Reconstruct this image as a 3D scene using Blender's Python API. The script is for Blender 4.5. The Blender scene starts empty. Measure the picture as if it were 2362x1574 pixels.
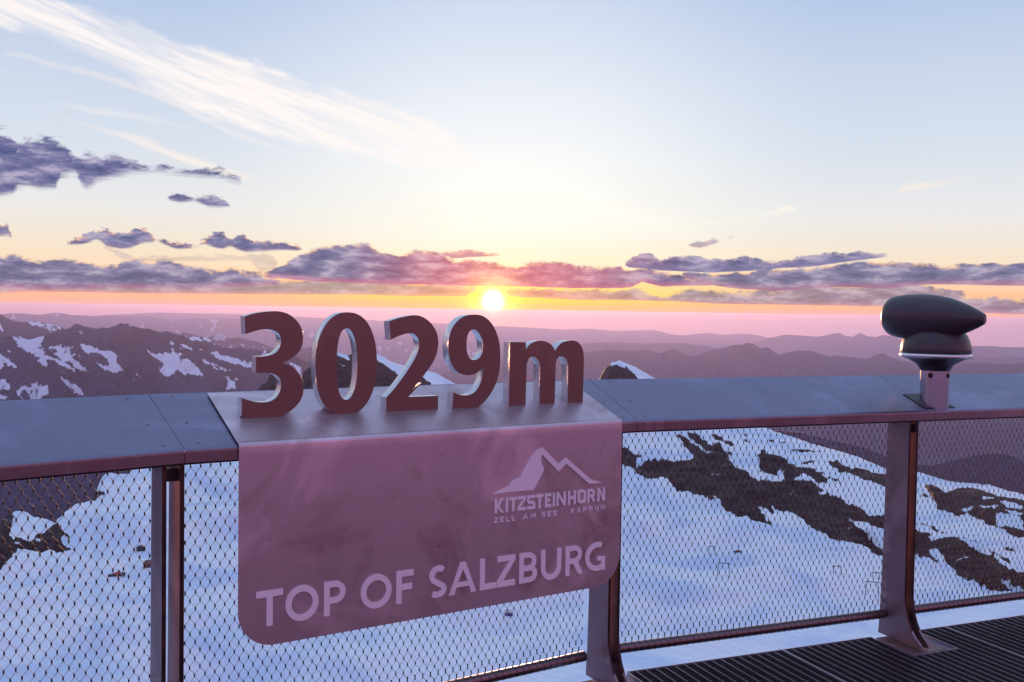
import bpy, math, random
import numpy as np
from mathutils import Vector, Matrix
R = math.radians
random.seed(4); rng = np.random.default_rng(7)
S = bpy.context.scene
COL = S.collection

# ------------------------------------------------------------------ camera
FPX, PITCH, ROLL, EYE = 2260.0, .0319, .0149, 1.62
Fv = np.array([0, math.cos(PITCH), -math.sin(PITCH)])
R0 = np.array([1., 0, 0]); U0 = np.array([0, math.sin(PITCH), math.cos(PITCH)])
Rv = R0*math.cos(ROLL)+U0*math.sin(ROLL); Uv = U0*math.cos(ROLL)-R0*math.sin(ROLL)
CAM = np.array([0, 0, EYE])
cd = bpy.data.cameras.new("camera"); cam = bpy.data.objects.new("camera", cd); COL.objects.link(cam)
cam.matrix_world = Matrix(((Rv[0], Uv[0], -Fv[0], 0), (Rv[1], Uv[1], -Fv[1], 0), (Rv[2], Uv[2], -Fv[2], EYE), (0, 0, 0, 1)))
cd.sensor_width = 36; cd.lens = 36*FPX/2362; cd.clip_start = .05; cd.clip_end = 300000
S.camera = cam
def ray(u, v): return Fv+(u-1181)/FPX*Rv-(v-787)/FPX*Uv
def azel(u, v):
    d = ray(u, v); return math.degrees(math.atan2(d[0], d[1])), math.degrees(math.atan2(d[2], math.hypot(d[0], d[1])))
def onplane(u, v, P, n):
    d = ray(u, v); return CAM+d*(np.dot(n, P-CAM)/np.dot(n, d))
def px(pts, ox=0, oy=0, sc=1): return [(ox+p[0]/sc, oy+p[1]/sc) for p in pts]

S.view_settings.view_transform = 'Standard'; S.view_settings.look = 'None'
S.view_settings.exposure = 0; S.view_settings.gamma = 1

def lin(c):
    return tuple(((x/255)/12.92 if x/255 <= .04045 else ((x/255+.055)/1.055)**2.4) for x in c)

# ------------------------------------------------------------------ node maths helper
class NT:
    def __init__(s, tree): s.t = tree; s.N = tree.nodes; s.L = tree.links
    def new(s, ty, **k):
        n = s.N.new(ty)
        for a, b in k.items(): setattr(n, a, b)
        return n
    def m(s, op, *a, clamp=False):
        n = s.N.new('ShaderNodeMath'); n.operation = op; n.use_clamp = clamp
        for i, x in enumerate(a):
            if isinstance(x, Q): s.L.new(x.k, n.inputs[i])
            else: n.inputs[i].default_value = x
        return Q(s, n.outputs[0])
    def xyz(s, x, y, z=0.):
        n = s.N.new('ShaderNodeCombineXYZ')
        for i, a in enumerate((x, y, z)):
            if isinstance(a, Q): s.L.new(a.k, n.inputs[i])
            else: n.inputs[i].default_value = a
        return Q(s, n.outputs[0])
    def noise(s, vec, scale=1, detail=6, rough=.55, dist=0., lac=2.0, dim='3D'):
        n = s.N.new('ShaderNodeTexNoise'); n.noise_dimensions = dim; s.L.new(vec.k, n.inputs['Vector'])
        n.inputs['Scale'].default_value = scale; n.inputs['Detail'].default_value = detail
        n.inputs['Roughness'].default_value = rough; n.inputs['Distortion'].default_value = dist
        n.inputs['Lacunarity'].default_value = lac
        return Q(s, n.outputs['Fac'])
    def ramp(s, f, stops, interp='LINEAR'):
        n = s.N.new('ShaderNodeValToRGB'); s.L.new(f.k, n.inputs[0]); cr = n.color_ramp; cr.interpolation = interp
        while len(cr.elements) < len(stops): cr.elements.new(.5)
        for e, (p, c) in zip(cr.elements, stops): e.position = p
        for e, (p, c) in zip(cr.elements, stops): e.color = (*c, 1) if len(c) == 3 else c
        return Q(s, n.outputs[0])
    def mix(s, f, a, b, blend='MIX'):
        n = s.N.new('ShaderNodeMix'); n.data_type = 'RGBA'; n.blend_type = blend
        for i, x in ((0, f), (6, a), (7, b)):
            if isinstance(x, Q): s.L.new(x.k, n.inputs[i])
            elif i == 0: n.inputs[0].default_value = x
            else: n.inputs[i].default_value = (*x, 1)
        return Q(s, n.outputs[2])
    def curve(s, x, pts, x0, x1, y0, y1):
        n = s.N.new('ShaderNodeFloatCurve'); c = n.mapping.curves[0]
        P = sorted([((a-x0)/(x1-x0), (b-y0)/(y1-y0)) for a, b in pts])
        while len(c.points) < len(P): c.points.new(.5, .5)
        for q, (a, b) in zip(c.points, P): q.location = (a, b); q.handle_type = 'VECTOR'
        n.mapping.extend = 'HORIZONTAL'; n.mapping.use_clip = False
        n.mapping.update()
        xi = (x-x0)*(1/(x1-x0)); s.L.new(xi.k, n.inputs['Value'])
        return Q(s, n.outputs[0])*(y1-y0)+y0
class Q:
    def __init__(s, nt, k): s.nt = nt; s.k = k
    def __add__(a, b): return a.nt.m('ADD', a, b)
    __radd__ = __add__
    def __sub__(a, b): return a.nt.m('SUBTRACT', a, b)
    def __rsub__(a, b): return a.nt.m('SUBTRACT', b, a)
    def __mul__(a, b): return a.nt.m('MULTIPLY', a, b)
    __rmul__ = __mul__
    def __truediv__(a, b): return a.nt.m('DIVIDE', a, b)
    def c(a): return a.nt.m('ADD', a, 0., clamp=True)
    def ss(a, lo, hi):
        n = a.nt.N.new('ShaderNodeMapRange'); n.interpolation_type = 'SMOOTHSTEP'
        a.nt.L.new(a.k, n.inputs[0]); n.inputs[1].default_value = lo; n.inputs[2].default_value = hi
        return Q(a.nt, n.outputs[0])

# ------------------------------------------------------------------ world: dusk sky with sun, cloud bank and cirrus
SUN_AZ, SUN_EL = azel(1137, 695)
w = bpy.data.worlds.new("World"); S.world = w; w.use_nodes = True
T = NT(w.node_tree); T.N.clear()
tc = T.new('ShaderNodeTexCoord'); sep = T.new('ShaderNodeSeparateXYZ'); T.L.new(tc.outputs['Generated'], sep.inputs[0])
X, Y, Zq = (Q(T, sep.outputs[i]) for i in range(3))
DEG = 57.29578
az = T.m('ARCTAN2', X, Y)*DEG
el = T.m('ARCSINE', Zq)*DEG
def E(v): return (v+6)/96
def rampel(stops): return T.ramp(E(el), [(E(a), lin(c)) for a, c in stops])
g_mid = rampel([(-6, (235, 160, 180)), (-1.6, (255, 186, 180)), (-.9, (255, 190, 165)), (-.1, (255, 190, 165)), (.3, (255, 200, 130)), (.6, (255, 218, 98)), (1.0, (255, 232, 110)),
                (1.5, (255, 226, 150)), (2.6, (255, 240, 205)), (4.2, (252, 246, 232)), (8.5, (247, 248, 248)), (12, (234, 238, 246)), (18, (202, 215, 238)), (30, (176, 198, 235)), (60, (176, 204, 242)), (90, (174, 204, 243))])
g_side = rampel([(-6, (200, 160, 195)), (-1.6, (244, 186, 190)), (-.6, (246, 184, 190)), (.0, (242, 178, 184)), (.35, (248, 182, 164)), (1.1, (254, 194, 158)), (2.0, (250, 218, 188)),
                 (3.2, (242, 226, 205)), (5.5, (232, 231, 232)), (9, (214, 222, 235)), (13, (200, 212, 233)), (18, (174, 195, 229)), (30, (166, 190, 233)), (60, (176, 204, 242)), (90, (174, 204, 243))])
g_back = rampel([(-6, (170, 100, 120)), (-1, (222, 128, 158)), (3, (255, 166, 196)), (10, (250, 166, 208)), (20, (186, 148, 206)), (35, (164, 172, 226)), (60, (172, 202, 242)), (90, (174, 204, 243))])
daz = T.m('ABSOLUTE', az-(SUN_AZ+1))
sky = T.mix(daz.ss(1, 20), g_mid, g_side)
sky = T.mix(daz.ss(42, 115), sky, g_back)
XR = (-32., 32., -6., 24.)
def caps(pt, pb):
    bx = {round(x, 1): y for x, y in pb}
    par = {round(x, 1) for x, y in pt if round(x, 1) in bx and abs(bx[round(x, 1)]-y) <= 4 and (y >= 595 or x <= -40 or x >= 2400 or (x, y) == (600, 520))}
    pt = sorted(p for p in pt if round(p[0], 1) not in par); pb = sorted(p for p in pb if round(p[0], 1) not in par)
    for i, sg in ((0, -1), (-1, 1)):
        (xa, ya), (xb, yb) = pt[i], pb[i]; x = min(xa, xb) if sg < 0 else max(xa, xb)
        if -25 < x < 2390:
            m_ = (ya+yb)/2; q1, q2 = (x+sg*16, m_+16), (x+sg*16, m_-16)
            if sg < 0: pt, pb = [q1]+pt, [q2]+pb
            else: pt, pb = pt+[q1], pb+[q2]
    return pt, pb
def crv(x, pts): return T.curve(x, [azel(*p) for p in pts], *XR)
azn = az
# horizontal faint veils in the low sky
veil = T.noise(T.xyz(az*.05, el*1.9), 1.0, 4, .55, dim='2D')
lowf = el.ss(3.2, .2)*veil.ss(.38, .7)
sky = T.mix(lowf*.5, sky, lin((255, 190, 150)))
# --- cirrus (top / bottom curves), streaky noise
_a = az+el*-.32; _b = el-az*-.32
NF = T.noise(T.xyz(_a*.13, _b*1.5), 1, 5, .6, dim='2D')
NG = T.noise(T.xyz(_a*.4, _b*1.2+17.), 1, 5, .62, dim='2D')
def streak(pt, pb, slope, seed, soft=.5, amp=.5, sy=1.3, sx=.12):
    e2 = el+(NG-.5)*amp
    d = ((crv(az, pt)-e2)/soft).c()*((e2-crv(az, pb))/soft).c()
    return d, NF
cir = []
top = [(-40, -75), (0, -60), (130, -10), (300, 40), (400, 88), (480, 108), (560, 128), (640, 152), (720, 198), (820, 214), (900, 236), (1000, 268), (1060, 320), (1130, 380), (1200, 400), (2400, 480)]
bot = [(-40, 70), (0, 78), (100, 95), (230, 150), (400, 250), (540, 300), (640, 332), (760, 360), (900, 388), (1010, 400), (1130, 400), (1200, 398), (2400, 470)]
bot = [(x, y-4) for x, y in bot]
d, n = streak(top, bot, -.33, 1.0, .5, 1.1)
sky = T.mix((d*n.ss(.34, .64)*.6+d*.36).c(), sky, lin((255, 246, 243)))
ctr = [(-40, -40), (0, -10), (300, 95), (520, 190), (700, 240), (1000, 300), (1050, 330), (1060, 500), (2400, 500)]
cbt = [(-40, -30), (0, 20), (250, 105), (450, 190), (640, 250), (900, 330), (1040, 345), (1060, 498), (2400, 498)]
d, n = streak(ctr, [(x, y+26) for x, y in cbt], -.33, 8.0, 1.1, .6)
sky = T.mix((d*n.ss(.3, .6)*.75).c(), sky, lin((253, 246, 244)))
for tp, bt, st, cc in (
    ([(-40, 232), (70, 244), (200, 282), (330, 312), (430, 352), (540, 388), (620, 420), (2400, 425)], [(-40, 234), (60, 248), (200, 296), (320, 338), (420, 378), (520, 410), (620, 424), (2400, 430)], .75, (255, 240, 228)),
    ([(-40, 100), (20, 112), (180, 150), (300, 185), (420, 235), (500, 280), (600, 320), (700, 352), (2400, 360)], [(-40, 104), (0, 124), (180, 172), (300, 208), (420, 258), (500, 300), (600, 338), (700, 362), (2400, 368)], .6, (255, 242, 234)),
    ([(-40, 150), (20, 158), (90, 180), (110, 186), (2400, 600)], [(-40, 156), (20, 168), (90, 184), (110, 188), (2400, 603)], .6, (255, 244, 238)),
    ([(-40, 220), (90, 232), (200, 236), (330, 262), (440, 290), (560, 330), (2400, 600)], [(-40, 224), (90, 238), (200, 262), (330, 286), (440, 304), (560, 334), (2400, 603)], .4, (255, 246, 242)),
    ([(-40, 600), (700, 520), (900, 460), (1040, 390), (1110, 345), (1180, 345), (1280, 372), (1400, 410), (1480, 450), (1560, 470), (1700, 520), (2400, 560)], [(-40, 604), (1000, 484), (1060, 560), (1600, 560), (1700, 524), (2400, 563)], .55, (255, 255, 250)),
    ([(-40, 600), (1480, 545), (1560, 520), (1680, 500), (1760, 492), (1820, 470), (1850, 484), (1860, 500), (2400, 600)], [(-40, 603), (1480, 550), (1560, 530), (1680, 514), (1780, 502), (1850, 490), (1860, 504), (2400, 604)], .8, (255, 248, 232)),
    ([(-40, 600), (2060, 450), (2085, 422), (2180, 412), (2290, 400), (2400, 374)], [(-40, 603), (2060, 453), (2085, 452), (2180, 428), (2290, 406), (2400, 379)], .8, (255, 236, 222)),
    ([(-40, 600), (1990, 530), (2120, 516), (2240, 512), (2400, 502)], [(-40, 603), (1990, 534), (2120, 521), (2240, 517), (2400, 507)], .55, (255, 238, 222)),
    ([(-40, 600), (2050, 574), (2160, 556), (2260, 548), (2400, 543)], [(-40, 603), (2050, 578), (2160, 566), (2260, 556), (2400, 549)], .55, (255, 238, 222))):
    big = st == .55 and cc[2] == 250
    if not big: tp, bt = caps(tp, bt)
    d, n = streak(tp, bt, -.3, 0, 1.6 if big else .3, .5)
    sky = T.mix((d*(n*.7+.5)*(.5 if big else st)).c(), sky, lin(cc))
# --- cumulus bank
NA = T.noise(T.xyz(az*.8, el*1.7+5.), 1, 7, .62, dim='2D')
NB = T.noise(T.xyz(az*.35, el*4.5+40.), 1, 5, .6, dim='2D')
NC = T.noise(T.xyz(az*.5+9., el*1.7+60.), 1, 7, .62, dim='2D')
ND = T.noise(T.xyz(az*1.7+5., el*3.1+90.), 1, 5, .6, dim='2D')
_bf = T.ramp(NC, [(.32, lin((74, 80, 132))), (.5, lin((116, 114, 160))), (.66, lin((176, 166, 196)))])
_bs = T.ramp(NC, [(.32, lin((170, 84, 128))), (.5, lin((206, 120, 150))), (.66, lin((232, 166, 178)))])
BODY = T.mix(daz.ss(11, 1.0), _bf, _bs)
def cloud(pt, pb, seed, amp=.55, f=1.0, softt=.27, softb=.13, rim=(255, 190, 140), op=1.0, under=(190, 116, 152), ux=.45):
    global sky
    n1 = ND if f > 1.4 else NA
    pt, pb = caps(pt, pb)
    t_ = crv(az, pt)+(.06+amp*.12)-(el+(n1-.5)*(amp*1.7)); b_ = (el+(NB-.5)*amp*.5)-crv(az, pb)+.03
    a = t_.ss(0, softt)*b_.ss(0, softb)*(crv(az, pt)-crv(az, pb)).ss(.09, .2)
    body = T.mix((b_.ss(ux, 0)*.6).c(), BODY, lin(under))
    col = T.mix((t_.ss(.30, .03)*n1.ss(.40, .58)*.8).c(), body, lin(rim))
    sky = T.mix((a*op).c(), sky, col)
C4 = lambda p: px(p, 0, 480, 2.941); C5 = lambda p: px(p, 700, 480, 2.941); C6 = lambda p: px(p, 1400, 480, 2.446); C7 = lambda p: px(p, 0, 0, 1.961)
LO = [(1510, 900), (2420, 900)]
# thin lower veil under the bank
cloud([(-40, 640)]+C4([(400, 480), (1300, 490), (2353, 490)])+C5([(900, 520), (1200, 545), (1320, 560)])+[(1160, 740), (2420, 740)],
      [(-40, 676)]+C4([(0, 575), (200, 565), (700, 574), (1300, 580), (2353, 586)])+C5([(600, 592), (1100, 596), (1320, 562)])+[(1160, 742), (2420, 742)], 21, .25, 1, .1, .03, op=.72, ux=.25, under=(236, 150, 160))
cloud([(-40, 800), (1130, 740)]+C5([(1380, 545), (1500, 548), (1700, 560), (2000, 560), (2300, 560)])+C6([(300, 500), (480, 455), (700, 480), (1000, 465), (1200, 430), (1500, 440), (1750, 430), (2050, 500), (2353, 520)])+[(2420, 700)],
      [(-40, 802), (1130, 742)]+C5([(1380, 600), (1600, 610), (1900, 620), (2300, 625)])+C6([(330, 525), (620, 540), (1000, 545), (1500, 552), (1900, 575), (2100, 592), (2353, 600)])+[(2420, 728)], 33, .4, 1, .14, .03, op=.8, rim=(255, 215, 140), ux=.25, under=(214, 150, 170))
# main bank left
cloud([(-40, 590)]+C4([(0, 345), (60, 320), (100, 312), (150, 335), (230, 360), (300, 375), (370, 355), (520, 362), (600, 370), (700, 395), (800, 395), (840, 348), (960, 362), (1050, 365), (1150, 370), (1280, 385), (1350, 420), (1500, 432), (1520, 405), (1590, 400), (1650, 435), (1760, 450), (1900, 470)])+[(700, 760), (2420, 760)],
      [(-40, 666)]+C4([(0, 545), (400, 550), (900, 545), (1300, 548), (1500, 545), (1900, 520)])+[(700, 762), (2420, 762)], 2.2, .5, 1.15, op=.97)
# centre bank
cloud([(-40, 790), (560, 760)]+C4([(1760, 470), (1900, 405), (1980, 350), (2060, 320), (2120, 285), (2220, 255), (2353, 258)])+C5([(300, 260), (380, 245), (430, 250), (500, 275), (560, 310), (630, 328), (700, 315), (770, 292), (850, 300), (950, 322), (1000, 350), (1100, 345), (1200, 375), (1300, 376), (1370, 392), (1450, 405), (1540, 378), (1720, 372), (1800, 380), (1870, 410), (2000, 412), (2150, 400), (2300, 408)])+C6([(100, 345), (260, 350), (400, 385), (520, 410), (600, 425)])+[(1580, 790), (2420, 790)],
      [(-40, 792), (560, 762)]+C4([(1740, 470), (1900, 480), (2150, 500), (2353, 505)])+C5([(300, 512), (600, 516), (900, 524), (1200, 532), (1400, 532), (1600, 538), (1800, 546), (2050, 548), (2170, 542), (2300, 500)])+C6([(140, 450), (300, 446), (450, 440), (600, 438)])+[(1580, 792), (2420, 792)], 5.7, .42, 1.1, .2, .09, under=(206, 104, 148))
# small wisps above centre
cloud([(-40, 790), (980, 760)]+C5([(860, 300), (950, 300), (1050, 298), (1150, 290), (1210, 305), (1350, 312)])+[(1180, 760), (2420, 790)],
      [(-40, 793), (980, 763)]+C5([(860, 312), (950, 318), (1020, 345), (1130, 335), (1230, 330), (1350, 325)])+[(1180, 763), (2420, 793)], 15.7, .22, 2.2, .1, .08, op=.85)
# right bank
cloud([(-40, 800), (1500, 760)]+C6([(340, 385), (420, 368), (560, 375), (700, 370), (900, 355), (1050, 350), (1200, 338), (1400, 315), (1550, 305), (1680, 312), (1800, 322), (1900, 332), (2100, 318), (2353, 322)])+[(2420, 612)],
      [(-40, 802), (1500, 762)]+C6([(340, 390), (450, 405), (620, 440), (760, 462), (1000, 468), (1200, 450), (1400, 450), (1600, 452), (1800, 435), (2100, 436), (2353, 436)])+[(2420, 660)], 9.1, .36, 1.15, .16, .08, op=.96)
cloud([(-40, 800), (1430, 740)]+C6([(110, 300), (180, 268), (240, 262), (300, 292), (380, 278), (500, 272), (560, 288), (650, 290), (780, 281), (850, 283), (930, 312), (1000, 300), (1100, 275), (1240, 255), (1350, 262), (1450, 243), (1520, 262), (1640, 264)])+[(2085, 740), (2420, 790)],
      [(-40, 803), (1430, 743)]+C6([(110, 335), (300, 352), (450, 357), (600, 364), (900, 350), (1000, 337), (1150, 332), (1300, 312), (1450, 292), (1640, 268)])+[(2085, 743), (2420, 793)], 4.4, .26, 1.5, .12, .06, rim=(190, 170, 190), under=(120, 112, 165))
# dark broken clouds on the left
cloud([(-60, 290)]+C7([(0, 590), (50, 605), (85, 650), (130, 625), (200, 620), (260, 640), (330, 685), (350, 712), (420, 703), (500, 700), (580, 722), (700, 755), (800, 765), (900, 768), (1000, 775), (1060, 800), (1100, 832)])+[(600, 520), (2420, 560)],
      [(-60, 470)]+C7([(0, 905), (60, 890), (80, 860), (130, 855), (180, 868), (260, 862), (275, 815), (340, 795), (370, 850), (400, 870), (430, 840), (500, 820), (600, 800), (700, 788), (760, 798), (900, 812), (1000, 818), (1100, 842)])+[(600, 524), (2420, 564)], 6.3, 1.1, 1.1, .5, .5, rim=(150, 140, 170), under=(104, 96, 140))
cloud([(-60, 690), (360, 600)]+C7([(760, 885), (820, 878), (880, 895), (950, 880), (1000, 890), (1055, 935)])+[(560, 640), (2420, 690)],
      [(-60, 693), (360, 603)]+C7([(760, 915), (820, 925), (880, 915), (950, 945), (1000, 945), (1055, 940)])+[(560, 643), (2420, 693)], 7.9, .5, 1.8, .25, .25, rim=(170, 150, 175), under=(110, 100, 145))
cloud([(-60, 500)]+C4([(0, 110), (70, 125), (80, 200), (460, 250), (520, 200), (660, 165), (700, 150), (830, 180), (900, 160), (960, 130), (1020, 165), (1040, 215), (1200, 240), (1330, 262), (1370, 225), (1430, 190), (1485, 160), (1535, 190), (1560, 225), (1650, 178), (1700, 220), (1820, 228), (1920, 238), (2010, 250), (2060, 270)])+[(730, 620), (2420, 690)],
      [(-60, 548)]+C4([(0, 192), (60, 190), (80, 203), (460, 262), (560, 258), (670, 215), (710, 262), (830, 285), (900, 270), (960, 245), (1030, 240), (1040, 225), (1200, 290), (1330, 275), (1370, 245), (1430, 265), (1500, 290), (1560, 265), (1650, 305), (1800, 300), (1920, 295), (2010, 298), (2060, 285)])+[(730, 623), (2420, 693)], 11.9, .5, 1.7, .2, .2, rim=(255, 170, 130), under=(128, 110, 150))
cloud([(-60, 800), (200, 700)]+C4([(690, 262), (740, 258), (820, 290), (900, 330), (1000, 345), (1640, 340), (1700, 320), (1800, 305), (1870, 340), (1900, 400)])+[(700, 700), (2420, 790)],
      [(-60, 803), (200, 703)]+C4([(690, 285), (740, 290), (800, 345), (900, 370), (1000, 346), (1640, 350), (1700, 365), (1760, 440), (1860, 430), (1900, 402)])+[(700, 703), (2420, 793)], 13.9, .35, 1.8, .2, .2, rim=(255, 170, 130), under=(170, 120, 150), op=.3)
cloud([(-60, 800), (1540, 700)]+C6([(440, 210), (520, 195), (600, 180), (640, 182), (660, 172), (700, 160), (770, 156)])+[(1740, 700), (2420, 790)],
      [(-60, 803), (1540, 703)]+C6([(440, 215), (520, 230), (590, 212), (640, 190), (660, 180), (700, 174), (770, 158)])+[(1740, 703), (2420, 793)], 17.9, .2, 2.5, .12, .12, rim=(190, 165, 175), op=.7)
# --- the sun itself and its aureole in the thin cloud
dx = (az-SUN_AZ)*.9998; dy = el-SUN_EL
ang = T.m('SQRT', dx*dx+dy*dy)
hor = T.m('SQRT', dx*dx*.12+dy*dy)
def add(colr, f):
    global sky
    sky = T.mix(f.c(), sky, colr, 'ADD')
add((.36, .11, .01), T.m('EXPONENT', ang*-.55))
add((.9, .62, .02), T.m('EXPONENT', ang*ang*-.6))
add((.16, .13, .02), T.m('EXPONENT', hor*-1.8))
add((4.8, 4.5, 3.6), T.m('EXPONENT', ang*ang*-5))
# physical Nishita sky underneath, then everything into one background
nk = T.new('ShaderNodeTexSky'); nk.sky_type = 'NISHITA'; nk.sun_disc = False
nk.sun_elevation = R(SUN_EL); nk.sun_rotation = R(SUN_AZ); nk.altitude = 3000
bg1 = T.new('ShaderNodeBackground'); T.L.new(sky.k, bg1.inputs[0]); bg1.inputs[1].default_value = 1.0
bg2 = T.new('ShaderNodeBackground'); T.L.new(nk.outputs[0], bg2.inputs[0]); bg2.inputs[1].default_value = .012
ad = T.new('ShaderNodeAddShader'); T.L.new(bg1.outputs[0], ad.inputs[0]); T.L.new(bg2.outputs[0], ad.inputs[1])
wo = T.new('ShaderNodeOutputWorld'); T.L.new(ad.outputs[0], wo.inputs[0])
w.cycles.sampling_method = 'MANUAL'; w.cycles.sample_map_resolution = 1024

sl = bpy.data.lights.new("sun", 'SUN'); so = bpy.data.objects.new("sun", sl); COL.objects.link(so)
sl.energy = 3.0; sl.angle = R(.6); sl.color = (1.0, .48, .26)
sd = Vector((math.sin(R(SUN_AZ))*math.cos(R(SUN_EL)), math.cos(R(SUN_AZ))*math.cos(R(SUN_EL)), math.sin(R(SUN_EL))))
so.rotation_euler = sd.to_track_quat('Z', 'Y').to_euler()
S.cycles.volume_bounces = 5; S.cycles.max_bounces = 8

# ================================================================== helpers for things
def tag(o, label=None, cat=None, group=None, kind=None):
    if label: o['label'] = label
    if cat: o['category'] = cat
    if group: o['group'] = group
    if kind: o['kind'] = kind
    return o
def empty(name, loc, label, cat, group=None):
    o = bpy.data.objects.new(name, None); COL.objects.link(o); o.location = loc; o.empty_display_size = .1
    return tag(o, label, cat, group)
class MB:
    """collects geometry; build() links it as ONE mesh object"""
    def __init__(s): s.v = []; s.f = []; s.sm = []
    def add(s, vs, fs, smooth=False):
        b = len(s.v); s.v += [tuple(map(float, x)) for x in vs]
        s.f += [tuple(i+b for i in f) for f in fs]; s.sm += [smooth]*len(fs)
    def prism(s, poly, o, ex, ey, ez, t0, t1):
        """poly in (ex,ey), extruded along ez from t0 to t1"""
        n = len(poly); o = np.array(o, float)
        vs = [o+ex*x+ey*y+ez*t0 for x, y in poly]+[o+ex*x+ey*y+ez*t1 for x, y in poly]
        fs = [tuple(range(n))[::-1], tuple(range(n, 2*n))]+[(i, (i+1) % n, n+(i+1) % n, n+i) for i in range(n)]
        s.add(vs, fs)
    def box(s, o, ex, ey, ez, x, y, z):
        s.prism([(x[0], y[0]), (x[1], y[0]), (x[1], y[1]), (x[0], y[1])], o, ex, ey, ez, z[0], z[1])
    def tube(s, pts, r, k=8, cap=True, smooth=True):
        pts = [np.array(p, float) for p in pts]; n = len(pts); vs = []
        t = pts[1]-pts[0]; t /= np.linalg.norm(t)
        a = np.array([0, 0, 1.]) if abs(t[2]) < .8 else np.array([1., 0, 0])
        for i, p in enumerate(pts):
            t = pts[min(i+1, n-1)]-pts[max(i-1, 0)]; t = t/np.linalg.norm(t)
            u = np.cross(a, t); u /= np.linalg.norm(u); w_ = np.cross(t, u); a = np.cross(t, u) if False else a
            rr = r[i] if hasattr(r, '__len__') else r
            vs += [p+rr*(math.cos(6.28318*j/k)*u+math.sin(6.28318*j/k)*w_) for j in range(k)]
        fs = [(i*k+j, i*k+(j+1) % k, (i+1)*k+(j+1) % k, (i+1)*k+j) for i in range(n-1) for j in range(k)]
        s.add(vs, fs, smooth)
        if cap: s.add(vs[:k], [tuple(range(k))[::-1]]); s.add(vs[-k:], [tuple(range(k))])
    def lathe(s, prof, c, axis, k=48, smooth=True):
        """prof: (distance along axis, radius)"""
        axis = np.array(axis, float); axis /= np.linalg.norm(axis); c = np.array(c, float)
        u = np.cross(axis, [0, 0, 1.] if abs(axis[2]) < .9 else [1., 0, 0]); u /= np.linalg.norm(u); w_ = np.cross(axis, u)
        vs = [c+axis*h+r*(math.cos(6.28318*j/k)*u+math.sin(6.28318*j/k)*w_) for h, r in prof for j in range(k)]
        fs = [(i*k+j, i*k+(j+1) % k, (i+1)*k+(j+1) % k, (i+1)*k+j) for i in range(len(prof)-1) for j in range(k)]
        s.add(vs, fs, smooth)
        s.add(vs[:k], [tuple(range(k))[::-1]]); s.add(vs[-k:], [tuple(range(k))])
    def build(s, name, mat, parent=None, off=None):
        me = bpy.data.meshes.new(name)
        v = s.v
        if off is not None: v = [(a-off[0], b-off[1], c-off[2]) for a, b, c in v]
        me.from_pydata(v, [], s.f); me.materials.append(mat)
        me.polygons.foreach_set('use_smooth', s.sm); me.validate(); me.update()
        import bmesh
        if len(s.f) < 60000:
            bm = bmesh.new(); bm.from_mesh(me); bmesh.ops.recalc_face_normals(bm, faces=bm.faces); bm.to_mesh(me); bm.free()
        o = bpy.data.objects.new(name, me); COL.objects.link(o)
        if parent is not None:
            o.parent = parent
        return o
def bevel(o, wd=.001, seg=2, ang=35):
    m = o.modifiers.new('bevel', 'BEVEL'); m.width = wd; m.segments = seg; m.limit_method = 'ANGLE'; m.angle_limit = R(ang)
    return o

# ------------------------------------------------------------------ materials
def newmat(name):
    m = bpy.data.materials.new(name); m.use_nodes = True; t = NT(m.node_tree)
    b = m.node_tree.nodes['Principled BSDF']; g = t.new('ShaderNodeTexCoord')
    return m, t, b, g
def metal(name, col=(.60, .58, .60), rough=.38, stain=.35, brush=(4, 60, 60), bump=.02, dirt=(.30, .2, .2), scale=1.0):
    m, t, b, g = newmat(name)
    P = Q(t, g.outputs['Object'])
    mp = t.new('ShaderNodeMapping'); t.L.new(P.k, mp.inputs[0]); mp.inputs['Scale'].default_value = brush
    br = t.noise(Q(t, mp.outputs[0]), 6*scale, 4, .6)
    cl = t.noise(P, 3.2*scale, 6, .6, .6)
    sp = t.noise(P, 26*scale, 5, .6)
    st = (cl.ss(.50, .68)*.6+sp.ss(.60, .75)*.4)*stain
    c = t.mix(st.c(), col, dirt); sm = t.noise(P, 1.7*scale, 5, .6, 1.2); c = t.mix(sm.ss(.50, .64)*.5*min(stain*2, 1), c, tuple(min(x*1.6, 1) for x in col)); c = t.mix((br-.2)*.28, c, tuple(x*.62 for x in col))
    t.L.new(c.k, b.inputs['Base Color'])
    b.inputs['Metallic'].default_value = .93
    rr = cl*.16+sp*.10+br*.10+(rough-.17)
    t.L.new(rr.c().k, b.inputs['Roughness'])
    bp = t.new('ShaderNodeBump'); bp.inputs['Strength'].default_value = bump*10; bp.inputs['Distance'].default_value = .0006
    t.L.new((br*.6+sp*.4).k, bp.inputs['Height']); t.L.new(bp.outputs[0], b.inputs['Normal'])
    return m
def plain(name, col, rough=.5, metallic=0., nz=0.):
    m, t, b, g = newmat(name); P = Q(t, g.outputs['Object'])
    n = t.noise(P, 18, 5, .6)
    c = t.mix((n.ss(.35, .7)*(.25+nz)).c(), col, tuple(x*.6 for x in col)); t.L.new(c.k, b.inputs['Base Color'])
    t.L.new((n*.18+(rough-.09)).c().k, b.inputs['Roughness']); b.inputs['Metallic'].default_value = metallic
    return m
M_top = metal('coping_steel', (.21, .19, .285), .34, .45, (3, 3, 3), .015, (.22, .20, .25))
M_lip = metal('panel_steel', (.60, .465, .53), .42, .75, (5, 5, 90), .03, (.22, .10, .10))
M_post = metal('post_steel', (.27, .18, .21), .46, .6, (40, 40, 3), .03, (.24, .10, .07), 1.6)
M_edge = metal('cut_edge_steel', (.05, .028, .032), .48, .5, (30, 30, 3), .03, (.3, .1, .04), 2)
M_num = metal('numeral_steel', (.23, .135, .125), .40, .25, (60, 60, 4), .02, (.22, .12, .10))
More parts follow.
